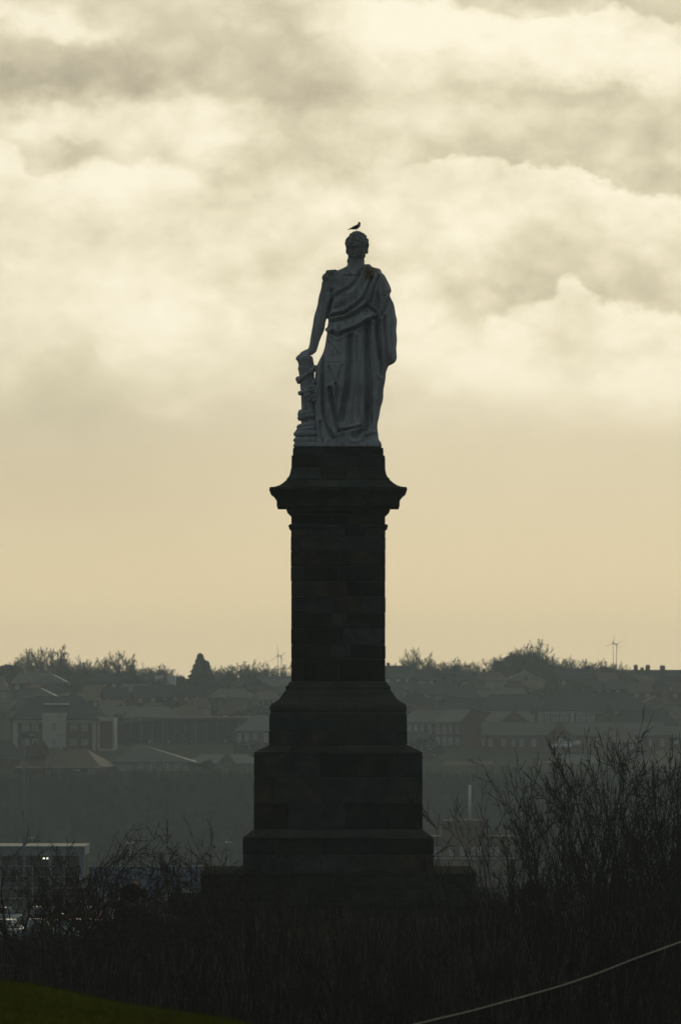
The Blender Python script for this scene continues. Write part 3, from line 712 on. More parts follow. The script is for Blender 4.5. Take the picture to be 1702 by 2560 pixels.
# ------------------------------------------------------------------ cannons
def cannon(px, Yc, row_base, label):
    r = thing('cannon', label, 'cannon', (X(px, Yc), Yc, Z(row_base, Yc)), 'cannons flanking the monument')
    bz = S(2305-2232, 192)
    bm = MB(); rs = []
    for y, rad in ((-.02,.10),(0,.25),(.06,.30),(.20,.30),(.24,.27),(.9,.25),(.94,.27),(1.0,.25),(1.9,.19),(2.7,.15),(2.78,.18),(2.95,.2),(3.0,.16)):
        rs.append([(rad*math.cos(a), y, bz+y*.05+rad*math.sin(a)) for a in np.linspace(0, 2*math.pi, 25)[:-1]])
    bm.rings(rs); ob('barrel', bm, M_iron, r, True)
    cb = MB(); cb.tube([(0,.0,bz),(0,-.1,bz)], [.05,.05], 10); cb.ball((0,-.16,bz), .09); ob('cascabel', cb, M_iron, r, True)
    tr = MB(); tr.tube([(-.42,1.1,bz+.02),(.42,1.1,bz+.02)], .075, 12); ob('trunnion', tr, M_iron, r)
    for s_ in (-1, 1):
        q = MB(); q.prismx([(-.25,.18),(-.25,.38),(.1,.38),(.1,.52),(.5,.52),(.5,.68),(.9,.68),(.9,bz+.06),(1.5,bz+.06),(1.5,.18)], s_*.33-.06, s_*.33+.06); ob('carriage_cheek', q, M_wood, r)
        for y in (0., 1.2):
            wq = MB(); wq.tube([(s_*.40,y,.17),(s_*.54,y,.17)], .17, 20); ob('wheel', wq, M_iron, r)
    q = MB(); q.box(-.27,.27,-.1,1.3,.2,.3); q.box(-.27,.27,.0,.2,.3,.52); ob('carriage_bed', q, M_wood, r)
    q = MB()
    for y in (0., 1.2): q.box(-.5,.5,y-.06,y+.06,.11,.23)
    ob('axle', q, M_wood, r)
cannon(330, 191.4, 2305, 'black cannon on its carriage left of the pedestal, seen breech first')
cannon(1338, 191.4, 2305, 'black cannon right of the pedestal, half lost among bare branches')

# ------------------------------------------------------------------ bare plants
def grow(mb, rng, p, d, length, r, level, cfg):
    steps = max(3, int(length/cfg['seg'][min(level, len(cfg['seg'])-1)])); sl_ = length/steps
    pts = [p.copy()]; rad = [r]; dirs = [d.copy()]
    for i in range(steps):
        d = (d + Vector((rng.gauss(0,1), rng.gauss(0,1), rng.gauss(0,1)))*cfg['wob'] + Vector((0,0,cfg['up'][min(level, len(cfg['up'])-1)]))).normalized()
        p = p + d*sl_; pts.append(p.copy()); rad.append(max(cfg['rmin'], r*(1-(i+1)/steps*cfg['taper']))); dirs.append(d.copy())
    mb.tube(pts, rad, 4 if r > cfg['rmin']*3 else 3, False)
    if level >= cfg['levels']: return
    kids = cfg['kids'][level]; k = rng.randint(kids[0], kids[1])
    for _ in range(k):
        t_ = rng.uniform(cfg['start'][level], 1.0); i = min(steps, max(1, int(t_*steps)))
        ax = dirs[i].orthogonal().normalized(); ax.rotate(__import__('mathutils').Quaternion(dirs[i], rng.uniform(0, 6.283)))
        ang_ = R(rng.uniform(*cfg['ang'])); nd = (dirs[i]*math.cos(ang_) + ax*math.sin(ang_)).normalized()
        grow(mb, rng, pts[i], nd, length*rng.uniform(*cfg['len'])*(1.15-.5*t_), max(cfg['rmin'], rad[i]*cfg['rk']), level+1, cfg)
def shrub_mesh(seed, height, stems, spread, cfg, base_r=.035, width=.5):
    rng = random.Random(seed); mb = MB()
    for s_ in range(stems):
        a = rng.uniform(0, 6.283); tl_ = R(abs(rng.gauss(0, spread))+3)
        p = Vector((rng.gauss(0, width), rng.gauss(0, width), -.1))
        grow(mb, rng, p, Vector((math.cos(a)*math.sin(tl_), math.sin(a)*math.sin(tl_), math.cos(tl_))), height*rng.uniform(.72, 1.0), base_r*rng.uniform(.6, 1.1), 0, cfg)
    return mb
WHIP = dict(seg=(.28,.2,.14,.09), wob=.095, up=(.035,.06,.06,.04), rmin=.0060, taper=.90, levels=3, kids=[(8,11),(3,5),(1,2)], start=(.22,.2,.2), ang=(20,52), len=(.20,.40), rk=.6)
THORN = dict(seg=(.24,.16,.11,.08), wob=.17, up=(.035,.04,.03,.0), rmin=.0066, taper=.88, levels=3, kids=[(7,10),(3,5),(1,3)], start=(.22,.15,.1), ang=(28,66), len=(.22,.44), rk=.62)
whips = [shrub_mesh(100+i, 6.0, 10, 13, WHIP, .050).mesh('twigs_whip') for i in range(5)]
thorns = [shrub_mesh(200+i, 5.0, 12, 22, THORN, .058).mesh('twigs_thorn') for i in range(5)]
for m_ in whips: m_.materials.append(M_bark)
for m_ in thorns: m_.materials.append(M_bark2)
def shrub(me, h0, px, row_top, Yp, label, group, rng, name='bare_shrub', wide=1.0):
    x = X(px, Yp); z = gz(x, Yp); h = Z(row_top, Yp) - z
    o = link(name, me, None, None, (x, Yp, z)); k = h/TOP(me)
    o.scale = (k*wide, k*wide, k); o.rotation_euler = (0, 0, rng.uniform(0, 6.283))
    o['label'] = label; o['category'] = 'shrub'; o['group'] = group
    return o
TOPS = {}
def TOP(me):
    if me.name not in TOPS: TOPS[me.name] = float(np.percentile([v.co.z for v in me.vertices], 98.6))
    return TOPS[me.name]
ORD = ['', 'first', 'second', 'third', 'fourth', 'fifth', 'sixth', 'seventh', 'eighth', 'ninth', 'tenth', 'eleventh', 'twelfth', 'thirteenth', 'fourteenth', 'fifteenth', 'sixteenth', 'seventeenth', 'eighteenth', 'nineteenth', 'twentieth', 'twenty-first', 'twenty-second']
rg = random.Random(21)
LG, CG, RG_ = 'bare thorn bushes at the left of the pedestal', 'bare shrubs in the thicket before the pedestal', 'tall whippy shrubs at the right of the pedestal'
# left: coarse thorn bushes
for i, (px, top, Yp) in enumerate(((35,2200,172),(85,2130,165),(175,2140,178),(262,2118,168),(345,2108,174),(420,2108,166),(495,2118,180),(545,2130,168),(615,2150,170),(-30,2250,165))):
    shrub(rg.choice(thorns), 5.0, px, top, Yp, ('outermost thorn bush, cut by the left edge of the picture' if px < 0 else ORD[i+1]+' bare thorn bush from the left, its crooked twigs against the sheds'), LG, rg, 'thorn_bush', .85)
for px, top, Yp in ((660,2290,175),(730,2230,168),(810,2330,178),(890,2340,163),(960,2330,172),(1040,2330,180),(1120,2290,170),(620,2230,158),(760,2330,155),(920,2340,157),(1080,2330,156),(1000,2300,152),(690,2310,151),(840,2310,150),(480,2340,150),(900,2330,160),(1000,2330,162)):
    shrub(rg.choice(whips+thorns[:2]), 5.6, px, top, Yp, 'bare brown shrub in the dark thicket in front of the pedestal', CG, rg, 'bare_shrub', .9)
TALL = ((1228,2190,170),(1275,2060,172),(1322,1975,166),(1365,1925,174),(1430,1878,168),(1490,1868,172),(1545,1858,164),(1600,1880,170),(1650,1870,176),(1700,1900,168),(1752,1905,163))
for i, (px, top, Yp) in enumerate(TALL):
    shrub(rg.choice(whips), 6.0, px, top, Yp, ('tall bare shrub nearest the pedestal, first of the right hand thicket' if i == 0 else 'outermost tall shrub, cut by the right edge of the picture' if i == len(TALL)-1 else ORD[i+1]+' tall whippy shrub to the right of the pedestal, standing against the hazy bank'), RG_, rg, 'tall_shrub', .8)
for px, top, Yp in ((1580,1990,158),(1660,1960,158),(1720,1970,156),(1300,2150,160),(1390,2090,156),(1500,2060,157),(1600,2070,156),(1690,2060,157),(1240,2230,158),(1450,2200,151),(1340,2260,151),(1560,2200,151),(1660,2200,151)):
    shrub(rg.choice(whips), 6.0, px, top, Yp, 'shorter bare shrub in the dark foot of the right hand thicket', 'shorter shrubs in the right hand thicket', rg, 'bare_shrub', .8)
rf_ = random.Random(4)
for px, top, Yp, lab in ((130,2170,156,'low front thorn bush before the parked cars'),(300,2150,156,'low front thorn bush whose twigs cross the left cannon'),(460,2150,156,'low front thorn bush before the right end of the blue shed')):
    shrub(rf_.choice(thorns), 5.0, px, top, Yp, lab, LG, rf_, 'thorn_bush', .85)
# the lone sprig at the platform corner
sp1 = shrub_mesh(77, 5.0, 2, 3, dict(WHIP, kids=[(7,9),(2,4),(0,1)], start=(.35,.3,.3)), .03, .08).mesh('twigs_sprig'); sp1.materials.append(M_bark)
shrub(sp1, 5.0, 1148, 1998, 176, 'lone slender bare sapling rising beside the platform right corner', 'bare sapling', rg, 'sapling')
# undergrowth between the stems: past counting
ug = MB(); r = random.Random(31)
for i in range(17000):
    Yp = r.uniform(150, 184); px = r.uniform(-40, 1745); x = X(px, Yp); z = gz(x, Yp)
    h = r.uniform(.6, 3.2)*(1 if px > 600 else .62); a = r.uniform(0, 6.28); tl_ = abs(r.gauss(0, .28))
    d_ = Vector((math.cos(a)*math.sin(tl_), math.sin(a)*math.sin(tl_), math.cos(tl_))); p = Vector((x, Yp, z-.05+r.uniform(0,1.2)))
    m_ = p + d_*h*.5 + Vector((r.gauss(0,.05), 0, 0)); e = p + d_*h + Vector((r.gauss(0,.1), 0, r.gauss(0,.05)))
    ug.tube([p, m_, e], [.014,.011,.006], 3, False)
o = ob('undergrowth', ug, mat('bramble_stems', (.10,.068,.048), (.02,.015,.012), 1.1, .9, stops=[(.35,(.014,.011,.010)),(.5,(.045,.032,.024)),(.68,(.13,.09,.065))])); tag(o, 'tangle of bare brambles and thin stems filling the dark thicket', 'undergrowth'); o['kind'] = 'stuff'

# ------------------------------------------------------------------ far bank: scrub
sm = MB(); r = random.Random(17)
def tuft(mb, r, x, y, z, h, wd, n):
    for _ in range(n):
        a = r.uniform(0, 6.28); rr = r.uniform(0, wd); bx, by = x+rr*math.cos(a)*.5, y+rr*math.sin(a)*.5
        ex_, ey, ez = x+rr*math.cos(a), y+rr*math.sin(a), z+h*r.uniform(.5, 1)*(1-.3*rr/wd); q = r.uniform(.03,.10)
        mb.quad((bx-q, by, z-.2), (bx+q, by, z-.2), (ex_+q*.4, ey, ez), (ex_-q*.4, ey, ez))
for i in range(2300):
    y = r.uniform(985, 1118); px = r.uniform(-60, 1760); x = X(px, y)
    tuft(sm, r, x, y, gz(x, y), r.uniform(1.4, 3.4), r.uniform(1, 2.4), 14)
o = ob('bank_scrub', sm, mat('scrub_twigs', (.045,.040,.030), (.022,.022,.017), .12, .9)); tag(o, 'hazy brown leafless scrub covering the steep far river bank', 'scrub'); o['kind'] = 'stuff'

# ------------------------------------------------------------------ buildings
def window(parent, x0, x1, yf, z0, z1, bars=0, frame='white'):
    fw = min(.09, (x1-x0)*.14)
    q = MB(); d0, d1 = yf-.05, yf+.02
    q.box(x0, x0+fw, d0, d1, z0, z1); q.box(x1-fw, x1, d0, d1, z0, z1); q.box(x0+fw, x1-fw, d0, d1, z0, z0+fw); q.box(x0+fw, x1-fw, d0, d1, z1-fw, z1)
    if bars: q.box(x0+fw, x1-fw, d0+.01, d1, (z0+z1)/2-.035, (z0+z1)/2+.035)
    f_ = ob('window', q, H[frame], parent)
    g_ = MB(); g_.box(x0+fw*.5, x1-fw*.5, yf-.025, yf+.01, z0+fw*.5, z1-fw*.5); ob('pane', g_, H['glass'], f_)
class Bld:
    """A building placed by its front face: everything is measured on that face, then given real depth behind it."""
    def __init__(s, name, label, cat, pxc, row_base, Y, group=None, rz=0):
        s.Y = Y; s.px0 = pxc; s.r0 = row_base; s.c = math.cos(rz)
        s.o = thing(name, label, cat, (X(pxc, Y), Y, Z(row_base, Y)), group, rz)
    def x(s, px): return S(px-s.px0, s.Y)/s.c
    def z(s, row): return S(s.r0-row, s.Y)
    def wall(s, a, b_, top, bot, m, y0=0, y1=8, name='wall', down=1.5):
        q = MB(); q.box(s.x(a), s.x(b_), y0, y1, s.z(bot)-down, s.z(top)); return ob(name, q, H[m], s.o)
    def panel(s, a, b_, top, bot, m, y0=-.12, name='panel', y1=.03):
        q = MB(); q.box(s.x(a), s.x(b_), y0, y1, s.z(bot), s.z(top)); return ob(name, q, H[m], s.o)
    def roof(s, a, b_, eave, ridge, m, y0=-.4, y1=8.4, ra=None, rb=None, name='roof'):
        """hip roof: the ridge runs from ra to rb (pixels); ra=a makes a gable end"""
        ra = a if ra is None else ra; rb = b_ if rb is None else rb; ym = (y0+y1)/2
        e, t_ = s.z(eave), s.z(ridge); A, B_, C_, D_ = (s.x(a),y0,e),(s.x(b_),y0,e),(s.x(b_),y1,e),(s.x(a),y1,e)
        P1, P2 = (s.x(ra),ym,t_),(s.x(rb),ym,t_)
        q = MB(); n = 0; q.v = [A,B_,C_,D_,P1,P2] + [(v[0],v[1],v[2]-.18) for v in (A,B_,C_,D_)]
        q.f = [(0,1,5,4),(1,2,5),(2,3,4,5),(3,0,4),(6,9,8,7),(0,6,7,1),(1,7,8,2),(2,8,9,3),(3,9,6,0)]
        o = ob(name, q, H[m], s.o)
        rc = MB(); rc.tube([P1, P2], .07, 6); ob('ridge_tile', rc, H[m], o)
        return o
    def gable(s, a, b_, base, apex, m, y0=-.35, y1=5, edge=True):
        """brick gable wall facing the river with its own little roof running back"""
        q = MB(); q.prism([(s.x(a),s.z(base)),(s.x(b_),s.z(base)),(s.x((a+b_)/2),s.z(apex))], y0, y0+.25); ob('gable', q, H[m], s.o)
        q = MB(); q.prism([(s.x(a)-.25,s.z(base)-.1),(s.x((a+b_)/2),s.z(apex)+.22),(s.x(b_)+.25,s.z(base)-.1),(s.x(b_)-.05,s.z(base)-.12),(s.x((a+b_)/2),s.z(apex)+.02),(s.x(a)+.05,s.z(base)-.12)], y0-.15, y0)
        if edge: ob('barge_board', q, H['grey'], s.o)
        q = MB(); q.prism([(s.x(a),s.z(base)),(s.x(b_),s.z(base)),(s.x((a+b_)/2),s.z(apex)+.05)], y0+.255, y1); ob('gable_roof', q, H['slate'], s.o)
    def win(s, a, b_, top, bot, bars=1, yf=0, frame='white'): window(s.o, s.x(a), s.x(b_), yf, s.z(bot), s.z(top), bars, frame)
    def fascia(s, a, b_, row, m='cream', h=.28, y0=-.30): 
        q = MB(); q.box(s.x(a), s.x(b_), y0, y0+.15, s.z(row)-h, s.z(row)-.03*0); ob('fascia', q, H[m], s.o)
    def chimney(s, px, top, wpx, y=4, base=None, m='brick'):
        q = MB(); w_ = S(wpx,s.Y)/2; t_ = s.z(top); q.box(s.x(px)-w_, s.x(px)+w_, y-.4, y+.4, s.z(base) if base else t_-3.2, t_-.3); ch = ob('chimney', q, H[m], s.o)
        for k in (-1, 0, 1):
            c_ = MB(); c_.tube([(s.x(px)+k*w_*.6, y, t_-.3), (s.x(px)+k*w_*.6, y, t_)], [.13,.10], 8); ob('chimney_pot', c_, H['brick'], ch)

# A: big institutional block, left
A = Bld('brick_block', 'large brick and cream block with hipped slate roof and central tower, far left', 'building', 135, 1884, 1205, None, -.06)
A.wall(27, 244, 1799, 1884, 'brick', 0, 14)
A.roof(23, 250, 1798, 1741, 'slate', -.7, 14.5, 78, 196)
A.wall(109, 167, 1782, 1884, 'cream', -1.6, 3, 'tower')
A.panel(33, 109, 1799, 1807, 'cream', -.35, 'cornice'); A.panel(167, 243, 1799, 1807, 'cream', -.35, 'cornice')
A.panel(33, 45, 1807, 1884, 'cream', -.30, 'pilaster'); A.panel(232, 242, 1807, 1884, 'cream', -.30, 'pilaster')
A.wall(246, 287, 1793, 1884, 'cream', -.6, 6, 'annex'); A.panel(251, 283, 1803, 1871, 'brick2', -.75, 'panel', -.58)
for a, b_ in ((57,73),(81,97),(178,193),(205,220)):
    A.win(a, b_, 1809, 1827, 1, -.02); A.win(a, b_, 1848, 1863, 1, -.02)
A.win(131, 146, 1806, 1828, 1, -1.62); A.win(130, 146, 1845, 1878, 1, -1.62)
q = MB(); q.box(A.x(105), A.x(170), 3.2, 4.2, A.z(1762), A.z(1758)); ob('skylight', q, H['white'], A.o)
# B: low brick hall in front
B = Bld('brick_hall', 'low brick hall with hipped slate roof in front of the big block', 'building', 150, 1950, 1128, None, -.22)
B.wall(46, 252, 1917, 1950, 'brick', 0, 11)
B.roof(41, 255, 1917, 1874, 'tile', -.6, 11.6, 62, 200)
B.fascia(41, 255, 1917, 'cream', .18, -.62)
B.gable(56, 112, 1890, 1853, 'brick', 1.2, 7)
for a, b_, c_, d_ in ((116,129,1926,1936),(143,152,1923,1933),(185,200,1923,1927),(223,238,1923,1945)): B.win(a, b_, c_, d_, 1, -.02)
q = MB(); q.box(B.x(35), B.x(48), -.3, 6, B.z(1950), B.z(1915)); ob('porch', q, H['brick2'], B.o)
B2 = Bld('slate_roofed_house', 'slate roofed house cut by the left edge of the picture', 'house', 10, 1945, 1150)
B2.wall(-60, 48, 1897, 1945, 'brick2', 0, 9); B2.roof(-70, 56, 1897, 1852, 'slate', -.5, 9.5, -30, 26)
# C: pale low building
C_ = Bld('pale_bungalow', 'long pale bungalow with low hipped grey roof right of the brick hall', 'building', 375, 1948, 1138)
C_.wall(285, 470, 1905, 1948, 'pale', 0, 9); C_.roof(268, 490, 1905, 1862, 'grey', -.5, 9.5, 340, 352)
for a in (350, 378, 410, 440): C_.win(a, a+10, 1909, 1919, 0, -.02)
C2 = Bld('pale_bungalow', 'low pale bungalow behind the bare scrub left of the pedestal', 'building', 560, 1938, 1148)
C2.wall(475, 640, 1908, 1938, 'pale', 0, 9); C2.roof(465, 650, 1908, 1886, 'grey', -.5, 9.5, 500, 615)
C2.win(520,530,1914,1925,0,-.02); C2.gable(545,590,1908,1885,'brick2',-.5,4)
# D: long dark curved hall
D = Bld('dark_clad_hall', 'long dark clad hall with pale curved roof edge and white plinth', 'building', 450, 1884, 1235)
pts_ = [(288,1812),(330,1806),(380,1802),(440,1799),(520,1798),(640,1798),(690,1799)]
q = MB(); q.prism([(D.x(690), D.z(1884)-1.5), (D.x(288), D.z(1884)-1.5)][::-1] + [(D.x(p), D.z(r_)) for p, r_ in reversed(pts_)], 0, 16); ob('wall', q, H['dark'], D.o)
q = MB(); q.prism([(D.x(p), D.z(r_)) for p, r_ in pts_] + [(D.x(p), D.z(r_-6)) for p, r_ in reversed(pts_)], -.5, 16.5); ob('roof_edge', q, H['grey'], D.o)
D.panel(385, 600, 1872, 1881, 'pale', -.3, 'plinth')
for i, p in enumerate(range(300, 600, 27)): D.panel(p, p+1.2, 1806, 1871, 'metal', -.10, 'mullion')
for p, r_ in ((372,1850),(420,1853),(458,1838),(476,1852),(562,1850)): D.win(p, p+5, r_, r_+7, 0, -.03)
# E: brick house beside the pedestal, left
E = Bld('brick_terrace', 'brick terrace end with white sash windows just left of the pedestal', 'building', 645, 1884, 1222)
E.wall(590, 730, 1826, 1884, 'brick', 0, 9); E.roof(586, 740, 1826, 1788, 'grey', -.5, 9.5, 634, 740)
E.fascia(588, 650, 1826)
for a in (594, 613, 632, 661, 682): 
    E.win(a, a+9, 1833, 1855, 1, -.02); E.win(a, a+9, 1865, 1880, 1, -.02)
# G: brick terrace, right
G_ = Bld('brick_terrace', 'brick terrace with two rows of white sash windows just right of the pedestal', 'building', 1090, 1884, 1212)
G_.wall(990, 1156, 1805, 1884, 'brick', 0, 9); G_.roof(985, 1088, 1805, 1776, 'grey', -.5, 9.5, 1040, 1113); G_.roof(1088, 1165, 1804, 1774, 'grey', -.8, 9.5, 1113, 1180)
G_.fascia(990, 1156, 1806)
for a in (1000, 1019, 1035, 1050, 1068, 1090, 1106, 1121, 1138):
    G_.win(a, a+9, 1812, 1834, 1, -.02); G_.win(a, a+9, 1843, 1862, 1, -.02)
G_.wall(1152, 1212, 1803, 1890, 'brick', -1.2, 9, 'gable_wing'); G_.gable(1152, 1212, 1803, 1773, 'brick', -1.2, 9)
G_.win(1205, 1211, 1846, 1864, 1, -1.22)
# H: long front terrace on the right
Hh = Bld('long_brick_terrace', 'long low brick terrace with grey tiled roof and small gable, right', 'building', 1440, 1892, 1195)
Hh.wall(1212, 1680, 1837, 1892, 'brick2', 0, 9); Hh.roof(1205, 1690, 1838, 1806, 'grey', -.5, 9.5, 1205, 1655)
Hh.gable(1368, 1428, 1838, 1806, 'brick', -.8, 4)
for a, wd in ((1221,9),(1253,10),(1280,6),(1298,10),(1329,9),(1396,10),(1470,5),(1488,10),(1519,6),(1544,5),(1564,10),(1598,6),(1622,5),(1650,9)): Hh.win(a, a+wd, 1847, 1866, 1, -.02 if not 1368 < a < 1428 else -.05)
# K, J, I: higher ranges behind
K = Bld('gabled_brick_house', 'brick house with pale roof and brick gable behind the right terrace', 'house', 1270, 1830, 1245)
K.wall(1214, 1330, 1804, 1850, 'brick', 0, 8); K.roof(1209, 1335, 1804, 1778, 'grey', -.5, 8.5, 1235, 1325); K.gable(1250, 1320, 1804, 1777, 'brick', -.7, 5)
J = Bld('slate_roofed_range', 'long slate roofed range with pale ridge and narrow windows, right', 'building', 1250, 1815, 1280)
J.wall(1090, 1345, 1776, 1815, 'brick2', 0, 9, down=3); J.roof(1080, 1222, 1776, 1744, 'slate', -.5, 9.5, 1128, 1222); J.roof(1200, 1350, 1776, 1736, 'slate', -.8, 9.7, 1221, 1345)
J.panel(1205, 1346, 1776, 1780, 'pale', -.3, 'cornice')
for a in range(1290, 1345, 13): J.win(a, a+6, 1784, 1804, 1, -.02)
I = Bld('grand_brick_block', 'largest slate roofed block with cream frieze and pointed gable, upper right', 'building', 1470, 1825, 1262)
I.wall(1346, 1630, 1776, 1825, 'brick', 0, 14, down=3); I.roof(1342, 1636, 1776, 1731, 'slate', -.6, 14.5, 1390, 1572)
I.panel(1346, 1546, 1776, 1784, 'cream', -.35, 'cornice')
for a, b_ in ((1346,1350.5),(1369,1373),(1425,1434)): I.panel(a, b_, 1784, 1806, 'cream', -.3, 'pilaster')
for a, b_ in ((1352,1358),(1361,1367),(1377,1396),(1400,1420),(1440,1462),(1466,1485)): I.win(a, b_, 1785, 1804, 1, -.02)
I.gable(1492, 1546, 1806, 1762, 'brick2', -1.0, 8)
I2 = Bld('slate_roofed_house', 'slate roofed house stepping down at the right edge', 'house', 1650, 1850, 1232)
I2.wall(1560, 1680, 1812, 1850, 'brick2', 0, 9, down=3); I2.roof(1540, 1690, 1812, 1778, 'slate', -.5, 9.5, 1560, 1650)
# lower houses on the right with lit hips
def low_house(label, a, b_, eave, ridge, base, Y, ra, rb, roof, wall='brick2', wins=(), rz=0):
    q_ = Bld('hipped_house', label, 'house', (a+b_)/2, base, Y, None, rz)
    q_.wall(a+5, b_-5, eave, base, wall, 0, 8); q_.roof(a, b_, eave, ridge, roof, -.5, 8.5, ra, rb)
    for w_ in wins: q_.win(w_, w_+10, eave+6, eave+16, 1, -.02)
    q_.chimney((ra+rb)/2, ridge-7, 9, 4)
low_house('hipped house with a sunlit tan roof end near the right edge', 1634, 1790, 1915, 1877, 1950, 1150, 1664, 1750, 'tile', 'brick2', (1650, 1672), .46)
low_house('low hipped house with lit roof end right beside the pedestal base', 1092, 1265, 1936, 1903, 1955, 1152, 1134, 1240, 'tile', rz=.22)
low_house('low hipped house behind tall shrubs, roof catching pale light', 1370, 1530, 1915, 1886, 1945, 1160, 1430, 1490, 'grey', rz=.3)
low_house('lowest tiled house among the tall shrubs at the right', 1365, 1500, 1958, 1930, 1975, 1128, 1410, 1465, 'tile', rz=.3)
low_house('grey roofed house cut by the right edge below the gabled terrace', 1648, 1800, 1844, 1816, 1880, 1205, 1672, 1760, 'grey', 'brick2', (1660, 1684))
# skyline houses
SK = Bld('skyline_house', 'house with broad dark roof on the skyline left of the pedestal', 'house', 600, 1770, 1480)
SK.wall(562, 650, 1732, 1770, 'brick2', 0, 9, down=5); SK.roof(556, 660, 1732, 1703, 'slate', -.5, 9.5, 583, 636)
SK2 = Bld('flat_roofed_block', 'flat topped pale block on the skyline touching the pedestal left side', 'building', 685, 1750, 1500)
SK2.wall(635, 760, 1692, 1750, 'pale', 0, 12, down=5); SK2.panel(634, 761, 1690, 1696, 'metal', -.2, 'parapet', .5)
SK3 = Bld('white_block', 'small pale flat block among trees on the left skyline', 'building', 412, 1735, 1490)
SK3.wall(387, 438, 1689, 1735, 'white', 0, 8, down=5); SK3.panel(409, 418, 1690, 1735, 'dark', -.3, 'panel')
CR = Bld('chimneyed_terrace', 'dark terrace with three chimney stacks on the right skyline', 'building', 1640, 1740, 1470)
CR.wall(1550, 1760, 1702, 1740, 'brick2', 0, 9, down=5); CR.roof(1535, 1765, 1702, 1675, 'slate', -.5, 9.5, 1580, 1765)
for px, tp, wd in ((1590,1661,10),(1606,1668,9),(1620,1661,11),(1657,1662,13)): CR.chimney(px, tp, wd, 4)
# rows of smaller houses climbing the hill
r = random.Random(43); hs = 'hazy houses climbing the far hillside'
proto = []
for k in range(6):
    q_ = Bld('hillside_house', 'small hazy pitched roof house among others on the far hillside', 'house', 851, 1750, 1400, hs)
    wpx = (60, 84, 74, 110, 66, 92)[k]; eave, ridge = 1750-(34,30,36,32,28,38)[k], 1750-(60,54,64,56,50,66)[k]
    a, b_ = 851-wpx/2, 851+wpx/2; hip = (0, 14, 0, 16, 12, 0)[k]
    q_.wall(a+3, b_-3, eave, 1750, ('brick2','pale','brick','brick2','pale','brick')[k], 0, 8, down=4)
    q_.roof(a, b_, eave, ridge, ('tile','slate','slate','grey','tile','slate')[k], -.4, 8.4, a+hip, b_-hip)
    if not hip:
        for s_ in (a+3, b_-3):
            g_ = MB(); x_ = q_.x(s_); g_.prismx([(0,q_.z(eave)),(8,q_.z(eave)),(4,q_.z(ridge)-.1)], x_-.08, x_+.08); ob('gable', g_, H['brick2'], q_.o)
    for w_ in np.linspace(a+10, b_-18, 3 if wpx > 70 else 2):
        q_.win(w_, w_+9, eave+4, eave+15, 1, -.02)
    q_.chimney(b_-12 if k % 2 else a+14, ridge-8, 8, 4)
    proto.append(q_.o)
used = [False]*6
def put_house(px, Y, rz, lab=None):
    k = r.randrange(6); x = X(px, Y); z = gz(x, Y)+.2; s_ = r.uniform(.85, 1.1)
    if not used[k]: o = proto[k]; used[k] = True; o.location = (x, Y, z); o.rotation_euler = (0,0,rz); o.scale = (s_,)*3; o['label'] = lab
    else: dup(proto[k], (x, Y, z), rz, lab, hs, (s_,)*3)
HR_ROWS = ((1290, (300, 640), 78, 'lowest hazy row above the dark clad hall'),(1325, (-20, 690), 92, 'second hazy hillside row left of the pedestal'),(1325, (985, 1110), 88, 'lowest hazy row just right of the pedestal'),(1365, (-30, 700), 84, 'third hazy hillside row left of the pedestal'),
 (1365, (975, 1330), 92, 'second hazy hillside row right of the pedestal'),(1405, (-10, 460), 90, 'fourth hazy hillside row left of the pedestal'),(1398, (560, 690), 90, 'short hazy row under the flat skyline block'),(1405, (985, 1560), 96, 'third hazy hillside row right of the pedestal'),
 (1450, (-30, 400), 84, 'topmost hazy row below the left skyline trees'),(1450, (990, 1540), 90, 'topmost hazy row below the right skyline trees'),(1340, (1600, 1740), 80, 'lowest hazy row at the right edge'),(1390,(1590,1750),84, 'middle hazy row at the right edge'),(1430,(1600,1750),88, 'highest hazy row under the chimneyed terrace'))
for Y, rng_, stp, rowname in HR_ROWS:
    px = rng_[0] + r.uniform(0, 20); n_ = 1
    while px < rng_[1]:
        put_house(px, Y + r.uniform(-9, 9), r.choice((0, 0, 0, 1.57, .3, -.35, .12)), ORD[n_]+' house from the left in the '+rowname); px += stp*r.uniform(.8, 1.35); n_ += 1
for px, Y, lab in ((1050,1180,'lone small house between the brick terrace and the low hipped house'),(1560,1175,'small house below the right end of the long terrace')): put_house(px, Y, .3, lab)

# ------------------------------------------------------------------ far trees
FAR = dict(seg=(1.0,.8,.6,.5,.4), wob=.07, up=(.05,.05,.045,.03,.02), rmin=.020, taper=.75, levels=4, kids=[(8,10),(5,7),(4,5),(2,3)], start=(.2,.25,.2,.15), ang=(14,40), len=(.40,.62), rk=.6)
def tree_parts(seed, height, cfg=FAR, lean=0.0, trunks=1):
    rng = random.Random(seed); tr = MB(); cr = MB()
    for k in range(trunks):
        p = Vector((rng.uniform(-.4,.4)*(trunks-1), 0, -.6)); d_ = Vector((lean+rng.gauss(0,.05), rng.gauss(0,.05), 1)).normalized()
        th = height*.22; tr.tube([p, p+d_*th*.5, p+d_*th], [height*.022+.04, height*.017+.03, height*.015], 8)
        top = p+d_*th*.97
        for _ in range(11):
            a = rng.uniform(0, 6.283); tl_ = R(rng.uniform(6, 64)); nd = (Vector((math.cos(a)*math.sin(tl_), math.sin(a)*math.sin(tl_), math.cos(tl_)))+Vector((lean,0,0))).normalized()
            grow(cr, rng, top - d_*rng.uniform(0, th*.3), nd, height*.62*rng.uniform(.7, 1), height*.010, 1, cfg)
    return tr.mesh('trunk'), cr.mesh('crown')
TM = []
